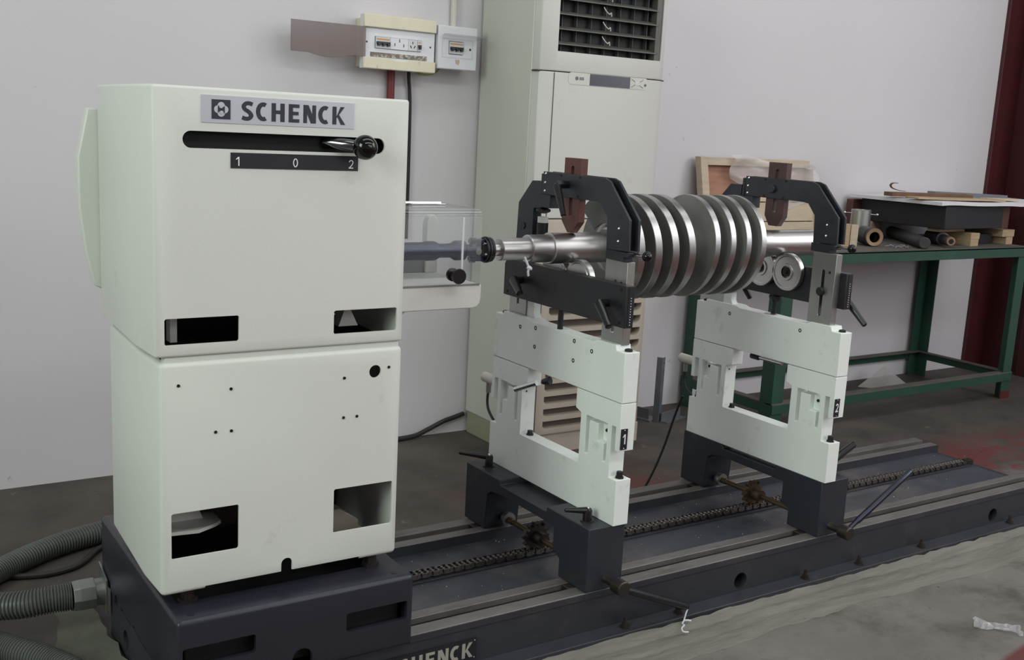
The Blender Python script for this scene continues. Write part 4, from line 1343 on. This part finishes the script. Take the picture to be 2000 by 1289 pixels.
for x, sx in ((TX0, 1), (TX1-.01, -1)):
    for y, sy in ((TY0+.008, 1), (TY1-.008, -1)):
        lg_ = angle_leg(x, y, sx, sy)
REDFOOT = mat('red_foot_paint', (84, 32, 28), .5)
MB().box(TX1-.092, TX1-.006, TY0+.004, TY0+.008, 0, .045).build('painted_foot', REDFOOT, wb)
for y0, y1 in ((TY0, TY0+.007), (TY1-.007, TY1)):
    MB().box(TX0, TX1, y0, y1, TH-.055, TH-.002).build('top_rail', BENCHG, wb, bevel=.001)
    ys = y0 if y0 < 3.6 else y1-.05
    MB().box(TX0, TX1, ys, ys+.05, TH-.008, TH-.002).build('top_rail', BENCHG, wb)
for x0 in (TX0, TX1-.007):
    MB().box(x0, x0+.007, TY0+.007, TY1-.007, TH-.055, TH-.002).build('top_rail', BENCHG, wb)
MB().box(TX0+.008, TX1-.008, TY0+.008, TY1-.008, TH-.002, TH+.002).build('bench_top', BENCHTOP, wb)
for y in (TY0, TY1-.05):
    yy = y if y < 3.6 else TY1-.007
    MB().box(TX0, TX1-.01, yy, yy+.007, .105, .150).build('lower_rail', BENCHG, wb, bevel=.001)
    MB().box(TX0, TX1-.01, y, y+.05, .150, .156).build('lower_rail', BENCHTOP, wb, bevel=.001)
for x in (TX0+.001, TX1-.052):
    xx = x if x < 4 else x+.036
    MB().box(xx, xx+.007, TY0+.05, TY1-.05, .105, .150).build('lower_rail', BENCHG, wb, bevel=.001)
    MB().box(x, x+.045, TY0+.05, TY1-.05, .150, .1555).build('lower_rail', BENCHTOP, wb, bevel=.001)
TZ = TH+.002

# things on the bench
cr = thing('wooden_crate', (4.16, 4.03, TZ), 'shallow wooden crate with reddish plywood back leaning on the wall above the bench', 'crate')


def crate_part(name, x0, x1, z0, z1, d0, d1, material):
    """board in the leaning plane of the crate"""
    def Pt(x, z, d):
        return (x, 3.985+.085*(z-TZ)/.42+d, z)
    b = MB()
    b.add([Pt(x0, z0, d0), Pt(x1, z0, d0), Pt(x1, z0, d1), Pt(x0, z0, d1), Pt(x0, z1, d0), Pt(x1, z1, d0), Pt(x1, z1, d1), Pt(x0, z1, d1)],
          [(0, 3, 2, 1), (4, 5, 6, 7), (0, 1, 5, 4), (1, 2, 6, 5), (2, 3, 7, 6), (3, 0, 4, 7)])
    return b.build(name, material, cr, bevel=.001)


crate_part('plywood_panel', 3.79, 4.57, TZ+.01, 1.285, .000, .008, PLY)
crate_part('frame_batten', 3.765, 3.812, TZ, 1.298, -.030, .012, WOODL)
crate_part('frame_batten', 3.812, 4.56, 1.258, 1.296, -.030, .012, WOODL)
crate_part('frame_batten', 4.555, 4.585, TZ, 1.252, -.030, .012, WOOD)
crate_part('frame_batten', 3.812, 4.56, TZ, TZ+.04, -.030, .012, WOODL)
for z0, z1 in ((TZ+.052, .975), (.980, 1.075), (1.08, 1.175)):
    crate_part('plank', 4.08, 4.548, z0, z1, -.044, -.031, WOODL)
# plastic film draped over the crate
vs, fs = [], []
NU, NV = 18, 10
for i in range(NU+1):
    for j in range(NV+1):
        u, v = i/NU, j/NV
        x = 3.95+.64*u+.02*math.sin(v*7)
        zt_ = 1.312-.05*u+.012*math.sin(u*9)
        z = zt_-(.02+.24*u*(1.1-u)*1.5+.10)*v
        y = 3.985+.085*(z-TZ)/.42-.052-.012*math.sin(u*17+v*5)-.010*math.sin(v*11+u*3)
        vs.append((x, y, z))
for i in range(NU):
    for j in range(NV):
        a = i*(NV+1)+j
        fs.append((a, a+1, a+NV+2, a+NV+1))
fo = MB().add(vs, fs).build('plastic_film', FILM, off=(4.25, 3.99, 1.1), smooth=60)
fo.location = (4.25, 3.99, 1.1)
tag(fo, 'cloudy plastic film draped over the top of the wooden crate', 'plastic film')

bw = thing('wood_offcut', (4.425, 3.62, TZ), 'first upright pale wood offcut on the bench, left of the hollow tube', 'wood block', 'wood offcuts on the bench')
MB().obox((4.428, 3.640, TZ+.058), (.016, -.012, 0), (.012, .016, 0), (0, 0, .058)).build('block', WOOD, bw, bevel=.001)
bw = thing('wood_offcut', (4.462, 3.62, TZ), 'second upright pale wood offcut, touching the hollow tube on the bench', 'wood block', 'wood offcuts on the bench')
MB().obox((4.478, 3.628, TZ+.055), (.015, -.011, 0), (.012, .016, 0), (0, 0, .057)).build('block', WOODL, bw, bevel=.001)
vd = Vector((math.sin(.50), math.cos(.50), 0))


def bar(name, p, segs_, label, material, cat='steel bar'):
    """bar lying on the bench, p = centre of the near end, segs = lathe profile along vd"""
    o = MB().lathe(segs_, p, vd, 32, cap=(name != 'hollow_tube')).build(name, material, off=p, smooth=30)
    o.location = p
    return tag(o, label, cat)


tp_ = Vector((4.612, 3.600, TZ+.049))
tu = bar('hollow_tube', tp_, [(.0, .028), (.0, .046), (.002, .048), (.012, .048), (.012, .0455), (.024, .0455), (.024, .048), (.13, .048), (.13, .028), (.03, .028)], 'thick dark steel tube with bronze bushed open end facing the camera, on the bench', ROD, 'tube')
MB().lathe([(-.002, .028), (-.003, .045), (.010, .0465), (.010, .028)], tp_, vd, 32, cap=False).build('bush', BRONZE, tu)
MB().lathe([(.118, .0278), (.120, .0278)], tp_, vd, 24).build('bore', BORE, tu)
vd = Vector((math.sin(.66), math.cos(.66), 0))
bar('steel_bar', Vector((4.832, 3.455, TZ+.0318)), [(0, .027), (.004, .0305), (.12, .0305), (.122, .0315), (.66, .0315)], 'dark round steel bar with plain grey end jutting over the bench front edge', ROD)
p2 = Vector((5.060, 3.460, TZ+.0365))
sb = bar('stepped_bar', p2, [(.035, .0235), (.04, .026), (.14, .026), (.142, .036), (.36, .036)], 'dark stepped shaft with bronze tip lying beside the plain steel bar', ROD)
MB().lathe([(0, .014), (0, .021), (.003, .0235), (.036, .0235)], p2, vd, 26).build('bronze_tip', BRONZE, sb)
MB().lathe([(-.0008, .0135), (.001, .0135)], p2, vd, 22).build('bore', BORE, sb)
sl_ = thing('steel_sleeve', (4.735, 3.80, TZ), 'upright bright steel sleeve with a cross pin, standing behind the hollow tube', 'sleeve')
MB().lathe([(0, .050), (0, .052), (.172, .052), (.174, .050), (.174, .044), (.02, .044)], (4.735, 3.80, TZ), (0, 0, 1), 40).build('sleeve_body', UPR, sl_)
sx_ = Vector((.83, -.55, 0))
cpn = MB().cyl(Vector((4.735, 3.80, TZ+.155))-sx_*.088, Vector((4.735, 3.80, TZ+.150))+sx_*.088, .0035, n=10).build('cross_pin', CHROME, sl_)
for s in (-1, 1):
    MB().ball(Vector((4.735, 3.80, TZ+.1525-.0025*s))+sx_*.088*s, .0075, 12, 8).build('pin_end', CHROME, cpn)
k_ = MB()
for i in range(14):
    a = random.uniform(0, PI)
    x, y = random.uniform(4.70, 4.80), random.uniform(3.49, 3.56)
    k_.tube(spline([(x, y, TZ+.004), (x+.02*math.cos(a), y+.02*math.sin(a), TZ+.010+random.uniform(0, .006)), (x+.04*math.cos(a+.4), y+.04*math.sin(a+.4), TZ+.004)], 5), .0022, 5)
ko = k_.build('wire_scraps', GREYST, off=(4.75, 3.52, TZ))
ko.location = (4.75, 3.52, TZ)
ko['kind'] = 'stuff'
tag(ko, 'small heap of metal wire scraps on the bench beside the hollow tube', 'scraps')
# wooden packers under the black case
packs = [((5.350, 3.605, TZ+.0185), (.040, .003, 0), (-.004, .088, 0), .0185, 'lower pale packer near the case front corner, under another packer'),
         ((5.356, 3.610, TZ+.0545), (.044, .003, 0), (-.004, .090, 0), .0170, 'upper pale packer near the case front corner, on another packer'),
         ((5.235, 3.620, TZ+.0845), (.125, .010, 0), (-.006, .035, 0), .0105, 'thin slanting packer directly under the black case corner'),
         ((5.728, 3.670, TZ+.0215), (.034, .002, 0), (-.004, .120, 0), .0215, 'lower pale packer under the right end of the black case'),
         ((5.700, 3.665, TZ+.0640), (.060, .002, 0), (-.008, .120, 0), .0200, 'upper pale packer under the right end of the black case'),
         ((5.075, 3.985, TZ+.0475), (.050, .004, 0), (0, .030, 0), .0475, 'pale packer under the far left end of the black case')]
for c, ax, ay, h, lb in packs:
    o = MB().obox(c, ax, ay, (0, 0, h)).build('wood_packer', WOOD, off=(c[0], c[1], c[2]-h), smooth=0, bevel=.001)
    o.location = (c[0], c[1], c[2]-h)
    tag(o, lb, 'wood block', 'wooden packers under the black case')
dkp = MB().obox((5.55, 3.70, TZ+.028), (.085, .004, 0), (-.01, .10, 0), (0, 0, .028)).build('dark_packer', BOXBLK, off=(5.55, 3.70, TZ), bevel=.002)
dkp.location = (5.55, 3.70, TZ)
tag(dkp, 'dark block lying under the middle of the black case', 'block')
cz0, cz1 = .9775, 1.101
ca = thing('black_case', (5.35, 3.78, cz0), 'flat black case raised on wooden packers at the right of the bench', 'case')
CA = [(5.052, 3.505), (5.665, 3.530), (5.640, 4.06), (5.020, 4.035)]
MB().prism(CA, 'z', cz0, cz1).build('case_body', BOXBLK, ca, bevel=.004)
MB().prism([(4.952, 4.040), (5.052, 4.040), (5.052, 4.085), (4.952, 4.085)], 'z', TZ, 1.092).build('case_end', BOXRED, ca, bevel=.004)
MB().prism([(5.60, 3.527), (5.668, 3.5295), (5.668, 3.545), (5.60, 3.545)], 'z', cz0-.001, cz1-.001).build('case_corner', BOXRED, ca, bevel=.003)
# foam sheet, sagging at the front
vs, fs = [], []
NU, NV = 30, 8
for k in (0, 1):
    for i in range(NU+1):
        for j in range(NV+1):
            u, v = i/NU, j/NV
            x = 4.965+1.0*u
            y = 3.475+.60*v+.012*math.sin(u*8)*(1-v)
            z = cz1+.002+(.018 if k else 0)+.003*math.sin(u*11+1)*(1-v)+(.004*math.sin(u*5))*(1-v)+max(0, u-.7)*(.05)
            vs.append((x, y, max(z, cz1+.001+(.015 if k else 0))))
n1_ = (NU+1)*(NV+1)
for k in (0, 1):
    for i in range(NU):
        for j in range(NV):
            a = k*n1_+i*(NV+1)+j
            fs.append((a, a+1, a+NV+2, a+NV+1))
for i in range(NU):
    for j in (0, NV):
        a = i*(NV+1)+j
        fs.append((a, a+NV+1, a+NV+1+n1_, a+n1_))
for j in range(NV):
    for i in (0, NU):
        a = i*(NV+1)+j
        fs.append((a, a+1, a+1+n1_, a+n1_))
fm = MB().add(vs, fs).build('foam_sheet', FOAM, off=(5.4, 3.78, cz1), smooth=50)
fm.location = (5.4, 3.78, cz1)
tag(fm, 'white foam sheet lying on top of the black case', 'foam sheet')
fz = cz1+.029
brd = [('timber_strip', (5.20, 3.73, fz+.012), (.26, -.070, 0), (.010, .036, 0), .011, DUSTY, 'dusty brown timber strip nearest the wall end on the foam sheet'),
       ('timber_strip', (5.24, 3.585, fz+.004), (.30, -.060, .0), (.012, .05, 0), .0045, WOOD, 'thin warped wood strip lying along the front of the foam sheet'),
       ('steel_strip', (5.60, 3.76, fz+.013), (.26, -.06, -.004), (.006, .028, 0), .012, GREYST, 'grey steel strip lying across the right of the foam sheet'),
       ('timber_strip', (5.66, 3.60, fz+.004), (.12, -.02, 0), (.01, .03, 0), .006, WOODL, 'short pale wood splinter board right of the foam sheet middle')]
for nm, c, ax, ay, h, mt, lb in brd:
    o = MB().obox(c, ax, ay, (0, 0, h)).build(nm, mt, off=(c[0], c[1], c[2]-h), smooth=0, bevel=.0015)
    o.location = (c[0], c[1], c[2]-h)
    tag(o, lb, 'board')
o = MB()
pts = spline([(5.08, 3.80, fz+.026), (5.04, 3.81, fz+.030), (5.00, 3.82, fz+.040), (4.985, 3.825, fz+.055), (4.995, 3.82, fz+.068), (5.02, 3.81, fz+.070)], 24)
for i in range(len(pts)-1):
    a, b = pts[i], pts[i+1]
    o.add([a+Vector((-.006, -.012, 0)), b+Vector((-.006, -.012, 0)), b+Vector((.006, .012, 0)), a+Vector((.006, .012, 0)), a+Vector((-.006, -.012, .003)), b+Vector((-.006, -.012, .003)), b+Vector((.006, .012, .003)), a+Vector((.006, .012, .003))],
          [(0, 1, 2, 3), (7, 6, 5, 4), (0, 4, 5, 1), (1, 5, 6, 2), (2, 6, 7, 3), (3, 7, 4, 0)])
o = o.build('curled_strap', DUSTY, off=(5.05, 3.81, fz+.025))
o.location = (5.05, 3.81, fz+.025)
tag(o, 'curled brown strap end standing up on the boards over the black case', 'strap')

# ------------------------------------------------------------------ floor things
ab = thing('steel_bracket', (3.47, 3.88, 0), 'grey steel angle bracket standing on the floor between air conditioner and bench', 'bracket')
MB().prism([(3.449, 3.848), (3.474, 3.857), (3.473, 3.860), (3.451, 3.852), (3.438, 3.876), (3.435, 3.874)], 'z', 0, .327).build('upright_angle', GREYST, ab, bevel=.0008)
MB().obox((3.545, 3.880, .003), (.085, .026, 0), (-.016, .045, 0), (0, 0, .003)).build('foot_plate', GREYST, ab)
MB().obox((3.545, 3.866, .024), (.085, .026, 0), (-.0008, .0024, 0), (0, 0, .024)).build('foot_flange', GREYST, ab)
MB().obox((3.43, 3.95, .004), (-.02, .07, 0), (.04, .012, 0), (0, 0, .004)).build('foot_plate', GREYST, ab)
MB().obox((3.405, 3.96, .030), (-.018, .07, 0), (.002, .0006, 0), (0, 0, .030)).build('foot_flange', GREYST, ab)
for z in (.30, .262):
    MB().lathe([(0, .004), (.0015, .004)], (3.462, 3.8527, z), (.3, -.95, 0), 8).build('rivet', CHROME, ab)
vs = [(5.36, 4.02, .001), (5.10, 3.98, .001), (5.30, 3.96, .115), (5.42, 3.86, .002), (5.22, 3.84, .001)]
o = MB().add(vs, [(0, 1, 2), (0, 2, 3), (1, 4, 2), (4, 3, 2)]).build('film_scrap', FILM, off=(5.28, 3.93, 0), smooth=0)
o.location = (5.28, 3.93, 0)
tag(o, 'peaked scrap of translucent film on the floor under the bench', 'plastic film')
# crumpled wrapper
vs, fs = [], []
NU, NV = 14, 5
A_, D_ = Vector((2.858, 1.715, 0)), Vector((.085, -.105, 0))
T_ = Vector((.78, .62, 0))*.045
for i in range(NU+1):
    for j in range(NV+1):
        u, v = i/NU, j/NV
        w_ = (1.0-.55*math.sin(min(1, max(0, (u-.2)/.6))*PI))
        p = A_+D_*u+T_*(v-.5)*w_*1.6
        vs.append((p.x+random.uniform(-.003, .003), p.y+random.uniform(-.003, .003), .002+random.uniform(0, .016)*(1-.6*abs(v-.5))))
for i in range(NU):
    for j in range(NV):
        a = i*(NV+1)+j
        fs.append((a, a+1, a+NV+2, a+NV+1))
o = MB().add(vs, fs).build('plastic_wrapper', WRAP, off=(A_.x, A_.y, 0), smooth=0)
o.location = (A_.x, A_.y, 0)
tag(o, 'crumpled clear plastic wrapper on the floor in front of the bed', 'wrapper')
o = MB().tube(spline([(2.075, 2.120, .052), (2.060, 2.112, .042), (2.050, 2.108, .022), (2.035, 2.098, .020), (2.030, 2.085, .022), (2.012, 2.075, .020), (2.006, 2.060, .018), (2.02, 2.055, .016)], 40), .0023, 6)
o.tube(spline([(2.048, 2.108, .022), (2.058, 2.100, .024), (2.066, 2.096, .022)], 8), .003, 6)
o = o.build('white_string', STRING, off=(2.03, 2.09, .016))
o.location = (2.03, 2.09, .016)
tag(o, 'frayed white string caught on an anchor bolt of the bed', 'string')
o = MB().lathe([(0, .012), (.010, .012), (.010, .008), (.026, .007)], (2.585, 3.155, 0), (0, 0, 1), 6).build('loose_bolt', DKSTEEL, off=(2.585, 3.155, 0), smooth=0)
o.location = (2.585, 3.155, 0)
tag(o, 'small rusty bolt head standing on the floor behind the bed', 'bolt')
# grit on the floor
gr = MB()
for k in range(160):
    x, y = random.uniform(1.6, 5.6), random.uniform(1.2, 3.4)
    if 2.1 < y < 2.83 and x < 4.05:
        continue
    q = random.uniform(.001, .0035)
    gr.obox((x, y, q*.5), (q, q*.4, 0), (-q*.3, q*.8, 0), (0, 0, q*.5))
gr.build('grit', GROUT, floor, smooth=0)['kind'] = 'stuff'
